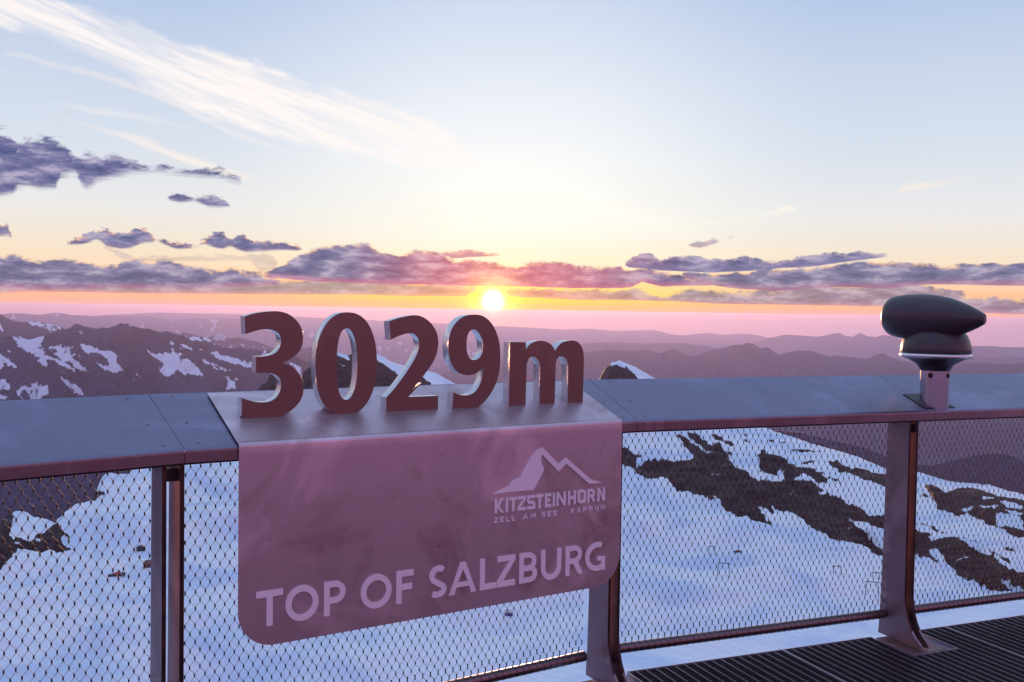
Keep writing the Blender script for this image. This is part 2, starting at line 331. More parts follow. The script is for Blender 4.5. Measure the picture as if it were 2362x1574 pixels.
M_side = metal('numeral_side_steel', (.72, .70, .70), .26, .2, (5, 5, 90), .04, (.4, .35, .35), 2)
M_let = metal('lettering_steel', (.92, .78, .90), .5, .05, (20, 20, 20), .01, (.6, .5, .6))
M_wire = plain('wire_steel', (.030, .016, .018), .5, .5)
M_tube = metal('tube_steel', (.20, .14, .15), .34, .3, (30, 30, 30), .02)
M_let.node_tree.nodes['Principled BSDF'].inputs['Metallic'].default_value = .12
M_black = plain('black_paint', (.050, .036, .048), .36, 0.0, .0)
M_hole = plain('lens_black', (.002, .002, .002), .2)
M_chrome = metal('pedestal_steel', (.56, .50, .53), .17, .0, (3, 3, 80), .0)
M_grate = plain('grating_steel', (.07, .05, .06), .5, .8); M_bar = plain('bearing_bar_steel', (.42, .38, .44), .35, .85)
M_dark = plain('dark_steel', (.03, .02, .025), .5, .6)

# ================================================================== railing frame of reference
Zv = np.array([0, 0, 1.])
def frame(a): a = R(a); return np.array([math.sin(a), math.cos(a), 0]), np.array([-math.cos(a), math.sin(a), 0])
ZF = 1.163; TAN = math.tan(R(20.9)); WP = .385
A = np.array([-.8857, 3.174, 0.])
AZL, AZM, AZR = 49.5, 57.0, 67.8
eL, nL = frame(AZL); eM, nM = frame(AZM); eR, nR = frame(AZR)
P1 = A-eM*.17; P2 = A+eM*1.69
kL = math.tan(R((AZM-AZL)/2)); kR = math.tan(R((AZR-AZM)/2))

rail = empty('metal_railing', tuple(P1), 'stainless steel terrace railing with a broad sloping top ledge and diamond wire netting', 'railing')
rail.location = (0, 0, 0)
def coping(o, e, n, s0, s1, m0, m1, name='coping'):
    """sloping sheet with a folded lip; m0/m1: mitre slopes ds/dperp at the ends"""
    zt = lambda q: ZF+q*TAN
    out = [(-.0005, ZF-.043), (-.0015, ZF-.010), (-.0005, ZF-.004), (.003, ZF-.0005), (.008, ZF+.003)]
    out += [(q, zt(q)) for q in np.linspace(.02, WP-.008, 9)]
    out += [(WP-.003, zt(WP)-.001), (WP, zt(WP)-.004), (WP, zt(WP)-.035)]
    inn = [(WP-.003, zt(WP)-.035), (WP-.003, zt(WP)-.008), (.006, ZF-.003), (.0025, ZF-.006), (.0025, ZF-.043)]
    pr = out+inn; n_ = len(pr); b = MB(); vs = []
    for s_, m_ in ((s0, m0), (s1, m1)):
        vs += [o+e*(s_+m_*q)+n*q+Zv*z for q, z in pr]
    fs = [(i, (i+1) % n_, n_+(i+1) % n_, n_+i) for i in range(n_)]+[tuple(range(n_))[::-1], tuple(range(n_, 2*n_))]
    b.add(vs, fs); ob = b.build(name, M_top, rail); ob.data.materials.append(M_post)
    for f in ob.data.polygons:
        if f.normal[2] < .6: f.material_index = 1  # same sheet, but faces not turned up get redder steel: reflected tint as colour
    return ob
g_ = .0012
coping(P1, eL, nL, -3.2, -g_, 0, kL)
coping(P1, eM, nM, g_, 1.86-g_, -kL, kR)
coping(P2, eR, nR, g_, 1.635-g_, -kR, 0)
coping(P2, eR, nR, 1.635+g_, 3.9-g_, 0, 0); coping(P2, eR, nR, 3.9+g_, 7.2, 0, 0)
# lip strip under the ledge and the cable tube that carries the netting
def seg(o, e, n, s0, s1, name, q, z, r, k=16):
    b = MB(); b.tube([o+e*s0+n*q+Zv*z, o+e*s1+n*q+Zv*z], r, k); return b
QM = .13; ZT = 1.098; ZB = .155; RT = .0215
def hatbar(o, e, n, s0, s1):
    b = MB(); b.box(o, e, n, Zv, (s0, s1), (.02, .028), (ZF-.052, ZF-.012)); b.build('edge_bar', M_dark, rail)
hatbar(P1, eL, nL, -3.2, -.01); hatbar(P1, eM, nM, .0, 1.86); hatbar(P2, eR, nR, .0, 7.2)
def screws(o, e, n, s, parent=rail):
    for q in (.035, .17, .36):
        c = o+e*s+n*q+Zv*(ZF+q*TAN); up = np.array([-n[0]*math.sin(R(20.9)), -n[1]*math.sin(R(20.9)), math.cos(R(20.9))])
        b = MB(); b.lathe([(-.001, .0062), (.0007, .0062), (.0014, .0048), (.0006, .0022), (.0004, .001)], c, up, 14)
        b.build('screw', M_tube, parent)
screws(P1, eL, nL, -.055); screws(P1, eM, nM, .05); screws(P1, eM, nM, 1.86-.05); screws(P2, eR, nR, .055)
# posts: two parallel steel plates with a curved toe
def post(o, e, n, s0, gap=.034, th=.012, zb=.05):
    root = empty('post', (0, 0, 0), None, None); root.parent = rail
    prof = [(.0, 1.116), (.0, .27), (-.004, .235), (-.013, .195), (-.028, .155), (-.048, .122), (-.072, .096), (-.098, .078), (-.108, .068), (-.108, zb), (.168, zb), (.160, .16), (.150, .5), (.1405, 1.118), (.139, 1.16), (.03, ZF-.014), (.03, 1.116)]
    for k_, s_ in enumerate((s0, s0+th+gap)):
        b = MB(); b.prism([(q, z) for q, z in prof], o, n, Zv, e, s_, s_+th)
        ob = b.build('post_plate', M_post, root); ob.data.materials.append(M_edge)
        for f in ob.data.polygons:
            if abs(np.dot(np.array(f.normal), e)) < .5 and f.center[2] > .12: f.material_index = 1
        bevel(ob, .0012, 2)
    b = MB(); b.box(o, e, n, Zv, (s0+th, s0+th+gap), (.03, .12), (1.06, 1.10)); b.build('spacer', M_dark, root)
    b = MB(); b.box(o, e, n, Zv, (s0+th, s0+th+gap), (.02, .13), (.14, .17)); b.build('spacer', M_dark, root)
    b = MB(); b.box(o, e, n, Zv, (s0-.05, s0+.16), (-.115, .125), (zb-.03, zb-.008)); b.build('foot_plate', M_post, root)
    return root
eB1, nB1 = frame(53); eB2, nB2 = frame(62.7)
def rerail(o): return o
post(P1, eM, nM, -.069, .041, .014); post(P2, eB2, nB2, -.130); post(P2, eR, nR, 1.476); post(P2, eR, nR, 3.75); post(P2, eR, nR, 6.0); post(P1, eL, nL, -2.3)
# netting of thin cable with a ferrule at every knot, laced to a tube below
def net(o, e, n, s0, s1):
    b = MB(); W, H = .033, .0565; nr = int(round((ZT-.012-(ZB+RT+.016))/(H/2)))
    z0 = ZT-.010; hh = (z0-(ZB+RT+.014))/nr; nc = int((s1-s0)/W)
    fh = .0052
    JT = rng.normal(0, .00055, (nr+2, nc+3, 2)); JT[0] = 0; JT[nr:] = 0
    def knot(i, j): return (s0+(i+(.5 if j % 2 else 0))*W+JT[j, i, 0], z0-j*hh+JT[j, i, 1])
    k = 4; q0 = QM
    seg_v = [(0, 0), (.10, .22), (.5, .5), (.90, .78), (1, 1)]
    vs = []; fs = []
    for j in range(nr):
        for i in range(nc+1):
            x0, y0 = knot(i, j)
            for d in (-1, 1):
                i1 = (i if d > 0 else i-1) if j % 2 == 0 else (i+1 if d > 0 else i)
                if i1 < 0 or i1 > nc+1: continue
                x1, y1 = knot(i1, j+1)
                if x1 < s0-.002 or x1 > s1+.002 or x0 > s1: continue
                ya, yb = y0-fh*.6, y1+fh*.6
                base = len(vs); r = .00098; jit = rng.normal(0, .0005, 2)
                for t, (fx, fy) in enumerate(seg_v):
                    x = x0+d*.0009+(x1-x0-d*.0018)*fx+(jit[0] if 0 < t < 4 else 0); z = ya+(yb-ya)*fy
                    dq = d*.0012*math.sin(3.14159*fy)
                    P = o+e*x+n*(q0+dq)+Zv*z
                    vs += [P+e*r, P+n*r, P-e*r, P-n*r]
                for t in range(4):
                    for c in range(4):
                        fs.append((base+t*4+c, base+t*4+(c+1) % 4, base+t*4+4+(c+1) % 4, base+t*4+4+c))
    b.add(vs, fs, True)
    vs = []; fs = []
    for j in range(nr+1):
        for i in range(nc+1):
            x, z = knot(i, j)
            if x > s1+.002: continue
            L = fh*(1.0 if j < nr-1 else 2.0); rx, ry = .0028, .0022
            base = len(vs)
            for (h, f) in ((-L, .55), (-L*.7, 1), (L*.7, 1), (L, .55)):
                for c in range(6):
                    an = c*1.0472; vs.append(o+e*(x+rx*f*math.cos(an))+n*(q0+ry*f*math.sin(an))+Zv*(z+h))
            for t in range(3):
                for c in range(6): fs.append((base+t*6+c, base+t*6+(c+1) % 6, base+t*6+6+(c+1) % 6, base+t*6+6+c))
            fs.append(tuple(base+c for c in range(6))[::-1]); fs.append(tuple(base+18+c for c in range(6)))
    b.add(vs, fs, True)
    b.build('wire_netting', M_wire, rail)
    for nm, zz, rr in (('lower_tube', ZB, RT), ('upper_tube', ZT+.008, .011)):
        t = MB(); t.tube([o+e*s0+n*q0+Zv*zz, o+e*s1+n*q0+Zv*zz], rr, 24)
        ob = t.build(nm, M_tube, rail)
        l = MB(); npt = int((s1-s0)/W); pts = []
        for a in range(npt*12+1):
            th = a/12*6.28318; pts.append(o+e*(s0+a/12*W)+n*(q0-math.sin(th)*(rr+.0008))+Zv*(zz+math.cos(th)*(rr+.0008)))
        l.tube(pts, .0011, 4); l.build('lacing_wire', M_wire, ob)
net(P1, eL, nL, -2.24, -.052); net(P1, eM, nM, .02, 1.70); net(P2, eR, nR, .0, 1.470); net(P2, eR, nR, 1.538, 3.745)

# ================================================================== sign panel folded over the ledge
up = np.array([-0., 0, 0]); SP = 1.598
def cover():
    # path (perp, z) outer surface, from the back of the ledge over the bend down the face
    H_ = .0095; bz = .493; pts = []
    q_b = .357
    N_ = 10
    for q in np.linspace(q_b, .010, N_): pts.append((q, ZF+H_+q*TAN))
    # round bend
    c = (.006, ZF+H_+.006*TAN-.016)
    for a in np.linspace(R(75), R(180), 7)[0:]:
        pts.append((c[0]+.0165*math.cos(a), c[1]+.0165*math.sin(a)))
    q_f = c[0]-.0165
    for z in np.linspace(ZF-.03, .66, 8): pts.append((q_f, z))
    rc = .125
    for a in np.linspace(0, 90, 15)[1:]: pts.append((q_f, bz+rc-rc*math.sin(R(a))))
    rows = []
    for q, z in pts:
        ins = 0
        if z < bz+rc: d = rc-(z-bz); ins = rc-math.sqrt(max(rc*rc-d*d, 0))
        rows.append((q, z, ins))
    th = .004; nrm = []
    for i in range(len(rows)):
        a = np.array(rows[max(i-1, 0)][:2]); b_ = np.array(rows[min(i+1, len(rows)-1)][:2]); t = b_-a; t /= np.linalg.norm(t)
        nrm.append((-t[1]*-1*-1, t[0]*-1*-1))
    m = MB(); vs = []; K = 24
    for lay in (0, 1):
        for (q, z, ins), (nx, nz) in zip(rows, nrm):
            # inward normal: to the right of travel
            tq, tz = (nx, nz); off = th*lay
            # travel goes toward viewer / down; inside = +perp / -z
            iq, iz = (-tq, -tz) if (-tq)*1+(-tz)*-1 > 0 else (tq, tz)
            for k in range(K+1):
                s_ = ins+(SP-2*ins)*k/K
                vs.append(A+eM*s_+nM*(q+iq*off)+Zv*(z+iz*off))
    nr_ = len(rows); W_ = K+1; fs = []
    for i in range(nr_-1):
        for k in range(K):
            a = i*W_+k; fs.append((a, a+1, a+W_+1, a+W_))
            c_ = nr_*W_+a; fs.append((c_, c_+W_, c_+W_+1, c_+1))
    smooth_n = len(fs)
    for i in range(nr_-1):
        for k in (0, K):
            a = i*W_+k; c_ = nr_*W_+a; fs.append((a, a+W_, c_+W_, c_))
    for i in (0, nr_-1):
        for k in range(K):
            a = i*W_+k; c_ = nr_*W_+a; fs.append((a, c_, c_+1, a+1))
    m.add(vs, fs, False)
    return m, q_f
sign = empty('sign_panel', (0, 0, 0), 'folded steel sign panel with rounded lower corners and raised lettering hung over the railing ledge', 'sign')
m_, QF = cover()
face = m_.build('folded_sheet', M_lip, sign)
mf = face.modifiers.new('n', 'EDGE_SPLIT'); mf.split_angle = R(40)
face.data.polygons.foreach_set('use_smooth', [True]*len(face.data.polygons))

# ---- outlines: smooth curves through traced points; 'c' marks a corner
def smooth(pts, sub=6):
    n = len(pts); cor = [len(p) > 2 for p in pts]; P = [np.array(p[:2], float) for p in pts]; out = []
    for i in range(n):
        a, b_ = P[i], P[(i+1) % n]
        p0 = P[i-1] if not cor[i] else a-(b_-a)*.5; p3 = P[(i+2) % n] if not cor[(i+1) % n] else b_+(b_-a)*.5
        if cor[i] and cor[(i+1) % n]: out.append(a); continue
        d1, d0, d2 = max(np.linalg.norm(b_-a), 1e-6)**.5, max(np.linalg.norm(a-p0), 1e-6)**.5, max(np.linalg.norm(p3-b_), 1e-6)**.5
        m1 = (b_-a+d1*((a-p0)/d0-(b_-p0)/(d0+d1))) if not cor[i] else (b_-a)
        m2 = (b_-a+d1*((p3-b_)/d2-(p3-a)/(d1+d2))) if not cor[(i+1) % n] else (b_-a)
        if cor[i]: m1 = 1.5*(b_-a)-.5*m2
        if cor[(i+1) % n]: m2 = 1.5*(b_-a)-.5*m1
        for k in range(sub):
            t = k/sub; t2, t3 = t*t, t*t*t
            out.append((2*t3-3*t2+1)*a+(t3-2*t2+t)*m1+(-2*t3+3*t2)*b_+(t3-t2)*m2)
    return [tuple(x) for x in out]
def plate2d(loops, o, ex, ey, ez, depth, name, mat, parent, bev=.0, side=None):
    """flat shape with holes, extruded by depth along ez (away from viewer), through a filled 2D curve"""
    cu = bpy.data.curves.new('c', 'CURVE'); cu.dimensions = '2D'; cu.fill_mode = 'BOTH'; cu.extrude = depth/2-bev; cu.bevel_depth = bev; cu.offset = -bev
    cu.bevel_resolution = 1
    for lp in loops:
        sp = cu.splines.new('POLY'); sp.points.add(len(lp)-1); sp.use_cyclic_u = True
        for q, (x, y) in zip(sp.points, lp): q.co = (x, y, 0, 1)
    tmp = bpy.data.objects.new('c', cu); COL.objects.link(tmp)
    dg = bpy.context.evaluated_depsgraph_get(); me = bpy.data.meshes.new_from_object(tmp.evaluated_get(dg))
    bpy.data.objects.remove(tmp); bpy.data.curves.remove(cu)
    me.name = name
    n = len(me.vertices); co = np.empty(n*3); me.vertices.foreach_get('co', co); co = co.reshape(-1, 3)
    M3 = np.array([ex, ey, ez]); w_ = co[:, :1]*ex+co[:, 1:2]*ey+(co[:, 2:3]+depth/2)*ez+np.array(o)
    me.vertices.foreach_set('co', w_.ravel()); me.materials.clear(); me.materials.append(mat)
    if side: me.materials.append(side)
    me.update()
    import bmesh
    bm = bmesh.new(); bm.from_mesh(me); bmesh.ops.remove_doubles(bm, verts=bm.verts, dist=1e-5); bmesh.ops.recalc_face_normals(bm, faces=bm.faces)
    for f in bm.faces:
        cap = abs(f.normal.dot(Vector(ez))) > .9
        f.smooth = not cap
        if side and not cap: f.material_index = 1
    for e_ in bm.edges:
        if len(e_.link_faces) == 2 and e_.calc_face_angle(0) > R(32): e_.smooth = False
    bm.to_mesh(me); bm.free()
    ob = bpy.data.objects.new(name, me); COL.objects.link(ob)
    if parent: ob.parent = parent
    return ob
# ---- the height: four numerals and a letter m standing on the ledge cover
DQ = .1704*math.cos(R(20.9)); D0 = A+nM*DQ
def trace(pts, ox, oy, sc):
    out = []
    for p in pts:
        P = onplane(ox+p[0]/sc, oy+p[1]/sc, D0, nM)-D0; out.append((float(P@eM), float(P[2]))+tuple(p[2:]))
    return out
K1 = (500, 680, 4.706); K2 = (950, 680, 3.92); c = 'c'
def conv(p, k_from, k_to): return ((k_from[0]+p[0]/k_from[2]-k_to[0])*k_to[2], (k_from[1]+p[1]/k_from[2]-k_to[1])*k_to[2])+tuple(p[2:])
three = [(303, 235, c), (400, 205), (500, 188), (600, 180), (690, 183), (780, 212), (850, 262), (905, 332), (931, 400), (938, 470), (930, 540), (905, 605), (862, 655), (800, 700), (722, 739, c),
         (790, 765), (850, 808), (900, 866), (931, 932), (942, 1005), (935, 1085), (905, 1155), (850, 1222), (770, 1285), (680, 1330), (590, 1353), (500, 1360), (420, 1354), (340, 1338), (268, 1318, c),
         (275, 1120, c), (340, 1143), (420, 1163), (500, 1169), (570, 1160), (635, 1125), (678, 1065), (696, 1000), (697, 955), (685, 915), (655, 880), (600, 858), (530, 850), (425, 850, c),
         (425, 672, c), (500, 671), (570, 660), (630, 635), (670, 595), (693, 540), (697, 490), (684, 440), (650, 405), (600, 383), (545, 376), (480, 380), (410, 398), (312, 431, c)]
zero = [(1070, 760), (1076, 640), (1092, 535), (1122, 440), (1165, 352), (1222, 275), (1290, 222), (1360, 196), (1430, 192), (1500, 202), (1565, 233), (1622, 285), (1670, 362), (1705, 455), (1727, 560), (1738, 680), (1737, 800), (1725, 920), (1700, 1030), (1662, 1125), (1610, 1205), (1545, 1265), (1470, 1301), (1390, 1313), (1305, 1304), (1230, 1265), (1168, 1200), (1120, 1110), (1090, 1000), (1075, 880)]
zeroi = [(1303, 760), (1306, 640), (1318, 530), (1338, 445), (1368, 388), (1408, 366), (1445, 378), (1478, 430), (1503, 510), (1519, 610), (1525, 720), (1522, 830), (1513, 940), (1496, 1020), (1468, 1090), (1436, 1130), (1400, 1142), (1362, 1122), (1335, 1070), (1315, 985), (1305, 880)]
two = [conv((1873, 288, c), K1, K2), conv((1960, 258), K1, K2), conv((2060, 234), K1, K2), (40, 186), (100, 203), (155, 240), (200, 293), (230, 355), (240, 425), (233, 500), (210, 575), (170, 645), (120, 715), (58, 795), (0, 865)]
two += [conv(p, K1, K2) for p in [(2225, 955), (2150, 1035), (2080, 1110, c)]]+[(238, 914, c), (237, 1058, c)]
two += [conv(p, K1, K2) for p in [(1840, 1297, c), (1840, 1115, c), (1905, 1045), (1965, 970), (2025, 888), (2085, 800), (2135, 720), (2172, 645), (2190, 590), (2196, 540), (2189, 488), (2163, 443), (2118, 421), (2060, 424), (2000, 441), (1940, 465), (1886, 493, c)]]
nine = [(375, 880, c), (430, 904), (480, 911), (530, 903), (578, 870), (612, 820), (633, 760), (645, 700), (649, 652, c), (600, 700), (550, 724), (500, 729), (450, 719), (402, 688), (366, 642), (341, 575), (331, 495), (333, 415), (350, 338), (384, 270), (432, 220), (490, 190), (560, 180), (630, 188), (690, 225), (741, 290), (776, 370), (795, 460), (800, 560), (795, 665), (775, 762), (740, 850), (690, 930), (625, 998), (563, 1034), (500, 1045), (435, 1043), (366, 1030, c)]
ninei = [(495, 440), (503, 380), (520, 338), (548, 317), (580, 322), (610, 352), (634, 402), (643, 460), (640, 510), (622, 555), (595, 582), (562, 590), (530, 581), (508, 545), (497, 495)]
em = [(888, 426, c), (1030, 430, c), (1033, 498, c), (1060, 455), (1100, 429), (1150, 417), (1200, 421), (1245, 440), (1275, 468), (1296, 506, c), (1322, 465), (1360, 432), (1410, 418), (1460, 415), (1502, 430), (1533, 465), (1551, 515), (1557, 580, c), (1545, 998, c), (1408, 1003, c), (1413, 650, c), (1405, 605), (1382, 572), (1350, 558), (1322, 572), (1306, 605), (1301, 650, c), (1291, 1011, c), (1153, 1015, c), (1160, 655, c), (1150, 605), (1126, 574), (1090, 562), (1062, 575), (1045, 610), (1038, 660, c), (1029, 1021, c), (875, 1026, c)]
G1 = 'steel height figures standing in a row on the sign panel'
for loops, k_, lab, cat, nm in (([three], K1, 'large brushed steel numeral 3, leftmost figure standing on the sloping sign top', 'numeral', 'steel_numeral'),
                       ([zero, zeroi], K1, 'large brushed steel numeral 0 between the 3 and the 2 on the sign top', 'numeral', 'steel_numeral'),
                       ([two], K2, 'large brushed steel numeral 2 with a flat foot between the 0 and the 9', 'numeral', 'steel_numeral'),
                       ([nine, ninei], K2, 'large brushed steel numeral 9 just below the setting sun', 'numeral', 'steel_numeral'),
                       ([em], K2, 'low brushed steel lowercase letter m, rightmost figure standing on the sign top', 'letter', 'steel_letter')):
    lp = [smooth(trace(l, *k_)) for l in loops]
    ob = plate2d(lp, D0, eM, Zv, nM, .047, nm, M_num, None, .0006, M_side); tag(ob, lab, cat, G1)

# ---- raised lettering on the face
QP = QF-.0002; FO = A+nM*(QF)
def stroke(pts, w_, closed=False, e0=0., e1=0.):
    """mitred constant width outline of a polyline"""
    P = [np.array(p, float) for p in pts]; n = len(P); Lf = []; Rt = []
    for i in range(n):
        a = P[(i-1) % n] if closed or i > 0 else None; b_ = P[(i+1) % n] if closed or i < n-1 else None
        d1 = (P[i]-a)/np.linalg.norm(P[i]-a) if a is not None else None; d2 = (b_-P[i])/np.linalg.norm(b_-P[i]) if b_ is not None else None
        if d1 is None: d1 = d2
        if d2 is None: d2 = d1
        n1 = np.array([-d1[1], d1[0]]); n2 = np.array([-d2[1], d2[0]]); m = n1+n2; m /= max(np.dot(m, m)/2, .35)
        q = P[i].copy()
        if not closed and i == 0: q = q-d2*e0
        if not closed and i == n-1: q = q+d1*e1
        Lf.append(q+m*w_/2); Rt.append(q-m*w_/2)
    if closed: return [[tuple(x) for x in Lf], [tuple(x) for x in Rt]]
    return [[tuple(x) for x in Lf+Rt[::-1]]]
def arc(cx, cy, rx, ry, a0, a1, n=14): return [(cx+rx*math.cos(R(a0+(a1-a0)*i/n)), cy+ry*math.sin(R(a0+(a1-a0)*i/n))) for i in range(n+1)]
def letter(ch, x0, x1, z0, z1, wt, sq=False):
    """list of loops-lists (each one flat plate) in panel coordinates"""
    w_, h = x1-x0, z1-z0; t = wt; hw = t/2; out = []
    L = lambda *p, **k: out.append(stroke([(x0+a*w_, z0+b_*h) for a, b_ in p], t, **k))
    ix, iz = hw/w_, hw/h
    if ch == 'T': L((0, 1-iz), (1, 1-iz)); L((.5, 0), (.5, 1-2*iz))
    elif ch == 'I': L((.5, 0), (.5, 1))
    elif ch == 'L': L((ix, 1), (ix, iz), (1, iz))
    elif ch == 'F': L((ix, 0), (ix, 1-iz), (1, 1-iz)); L((2*ix, .5), (.92, .5))
    elif ch == 'E': L((1, iz), (ix, iz), (ix, 1-iz), (1, 1-iz)); L((2*ix, .51), (.80, .51))
    elif ch == 'H': L((ix, 0), (ix, 1)); L((1-ix, 0), (1-ix, 1)); L((2*ix, .5), (1-2*ix, .5))
    elif ch == 'N':
        k_ = min(t*1.7, h*.4); out.append([[(x0, z0), (x0, z1), (x0+t, z1), (x1-t, z0+k_), (x1-t, z1), (x1, z1), (x1, z0), (x1-t, z0), (x0+t, z1-k_), (x0+t, z0)]])
    elif ch == 'M': out.append(stroke([(x0+hw, z0), (x0+hw, z1-hw*.5), (x0+w_/2, z0+h*.35), (x1-hw, z1-hw*.5), (x1-hw, z0)], t))
    elif ch == 'Z':
        out.append([[(x0+w_*.03, z1), (x1, z1), (x1, z1-t*.95), (x0+t*1.25, z0+t), (x1, z0+t), (x1, z0), (x0, z0), (x0, z0+t*.95), (x1-t*1.25, z1-t), (x0+w_*.03, z1-t)]])
    elif ch == 'A':
        out.append([[(x0, z0), (x0+w_*.5-t*.52, z1), (x0+w_*.5+t*.52, z1), (x1, z0), (x1-t*1.08, z0), (x1-t*1.08-w_*.075, z0+h*.22), (x0+t*1.08+w_*.075, z0+h*.22), (x0+t*1.08, z0)],
                    [(x0+w_*.5, z1-t*1.25), (x0+t*1.08+w_*.125, z0+h*.22+t*.85), (x1-t*1.08-w_*.125, z0+h*.22+t*.85)]])
    elif ch == 'K':
        zm = z0+h*.5; out.append([[(x0, z0), (x0, z1), (x0+t, z1), (x0+t, zm+t*.55), (x1-t*1.15, z1), (x1, z1), (x0+t*1.75, zm), (x1, z0), (x1-t*1.15, z0), (x0+t, zm-t*.55), (x0+t, z0)]])
    elif ch in 'OQ' and not sq: out.append(stroke(arc((x0+x1)/2, (z0+z1)/2, w_/2-hw, h/2-hw+.0015, 0, 360, 40)[:-1], t, closed=True))
    elif ch == 'O': out.append(stroke([(x0+hw, z0+t), (x0+t, z0+hw), (x1-t, z0+hw), (x1-hw, z0+t), (x1-hw, z1-t), (x1-t, z1-hw), (x0+t, z1-hw), (x0+hw, z1-t)], t, closed=True))
    elif ch == 'U':
        r_ = w_/2-hw; out.append(stroke([(x0+hw, z1)]+arc((x0+x1)/2, z0+r_+hw*.6, r_, r_, 180, 360, 18)+[(x1-hw, z1)], t))
    elif ch in 'PRB':
        r_ = h*.25 if ch != 'P' else h*.27; cyt = z1-hw-r_+hw*.35; r2 = r_-hw*.35
        xr = x1-hw-(w_*.05 if ch == 'B' else 0)-(w_*.06 if ch == 'R' else 0)
        top = [(x0+t*.98, z1-hw)]+arc(xr-r2, z1-hw-r2, r2, r2, 90, -90, 14)+[(x0+t*.98, z1-hw-2*r2)]
        out.append([[(x0, z0), (x0+t, z0), (x0+t, z1), (x0, z1)]]); out.append(stroke(top, t*.96))
        if ch == 'B':
            zb_ = z1-hw-2*r2; r3 = (zb_-z0-hw)/2; out.append(stroke([(x0+t*.98, zb_-t*.02)]+arc(x1-hw-r3, z0+hw+r3, r3, r3, 90, -90, 14)+[(x0+t*.98, z0+hw)], t*.96))
        if ch == 'R':
            zb_ = z1-hw-2*r2; out.append([[(x0+w_*.42, zb_+hw*.2), (x0+w_*.42+t*1.05, zb_+hw*.2), (x1, z0), (x1-t*1.12, z0), (x0+w_*.40, zb_-hw*.6)]])
    elif ch == 'S' and not sq:
        rx = w_/2-hw; r1 = h*.245; r2 = (h-t)/2-r1+0.
        cx = (x0+x1)/2; top = arc(cx+w_*.05, z1-hw-r1*.92, rx*.98, r1*.92, 48, 180+40, 16); bot_ = arc(cx-w_*.03, z0+hw+r2*.98, rx, r2*.98, 40, -130, 18)
        out.append(stroke(top[:]+bot_[:], t))
    elif ch == 'S': L((1, 1-iz), (.25, 1-iz), (ix, .9), (ix, .62), (.25, .52), (.75, .48), (1-ix, .38), (1-ix, .1), (.75, iz), (0, iz))
    elif ch == 'G':
        out.append(stroke(arc(x0+w_*.62, (z0+z1)/2, w_*.62-hw, h/2-hw, 68, 292, 26)+[(x1-hw, z0+h*.10), (x1-hw, z0+h*.50)], t)); out.append([[(x0+w_*.60, z0+h*.50), (x1, z0+h*.50), (x1, z0+h*.50-t*.85), (x0+w_*.60, z0+h*.50-t*.85)]])
    elif ch == 'C': out.append(stroke(arc(x0+w_*.6, (z0+z1)/2, w_*.6-hw, h/2-hw, 60, 300, 20), t))
    return out
def put(ch, x0, x1, z0, z1, wt, name='letter', sq=False, mb=None):
    parts = letter(ch, x0, x1, z0, z1, wt, sq); obs = []
    for i, lp in enumerate(parts):
        obs.append(plate2d(lp, FO-nM*(.0045+i*.0002), eM, Zv, nM, .0042+i*.0002-.0002, name, M_let, sign, 0))
    if len(obs) > 1:   # merge strokes of one letter into a single mesh
        import bmesh
        bm = bmesh.new()
        for o_ in obs: bm.from_mesh(o_.data)
        bm.to_mesh(obs[0].data); bm.free()
        for o_ in obs[1:]:
            d_ = o_.data; bpy.data.objects.remove(o_); bpy.data.meshes.remove(d_)
    return obs[0]
for ch, a_, b_ in (('T', .059, .150), ('O', .159, .276), ('P', .296, .375), ('O', .432, .551), ('F', .570, .638), ('S', .699, .777), ('A', .786, .903), ('L', .919, .992), ('Z', .994, 1.077), ('B', 1.096, 1.180), ('U', 1.198, 1.296), ('R', 1.317, 1.404), ('G', 1.416, 1.518)):
    put(ch, a_, b_, .560, .678, .0208, 'large_letter')
for ch, a_, b_ in zip('KITZSTEINHORN', (.9803, 1.030, 1.0453, 1.0836, 1.127, 1.1690, 1.212, 1.250, 1.2676, 1.324, 1.3726, 1.4212, 1.4726), (1.0211, 1.0395, 1.0823, 1.1223, 1.166, 1.2052, 1.2432, 1.2606, 1.3133, 1.3632, 1.4139, 1.4615, 1.5113)):
    put(ch, a_, b_, .846, .900, .0108, 'medium_letter', True)
def small(word, a_, b_):
    n = len(word); cw = (b_-a_)/(n*1.0+(n-1)*.62); x = a_
    for ch in word:
        put(ch, x, x+cw, .8095, .8285, .0036, 'small_letter', ch != 'O'); x += cw*1.62
small('ZELL', .979, 1.075); small('AM', 1.110, 1.169); small('SEE', 1.198, 1.271); small('KAPRUN', 1.341, 1.510)
mt = [(262, 482), (345, 440), (375, 430), (385, 405), (410, 383), (447, 370), (478, 310), (520, 240), (560, 185), (603, 157), (718, 272), (768, 228), (937, 378), (1018, 402), (927, 410), (768, 270), (715, 327), (600, 205), (592, 250), (616, 310), (580, 380), (540, 452), (400, 463)]
lp = []
for x, y in mt:
    P = onplane(1050+x/3.015, 980+y/3.015, FO, nM)-FO; lp.append((float(P@eM), float(P[2])))
plate2d([lp], FO-nM*.0045, eM, Zv, nM, .0042, 'mountain_emblem', M_let, sign)

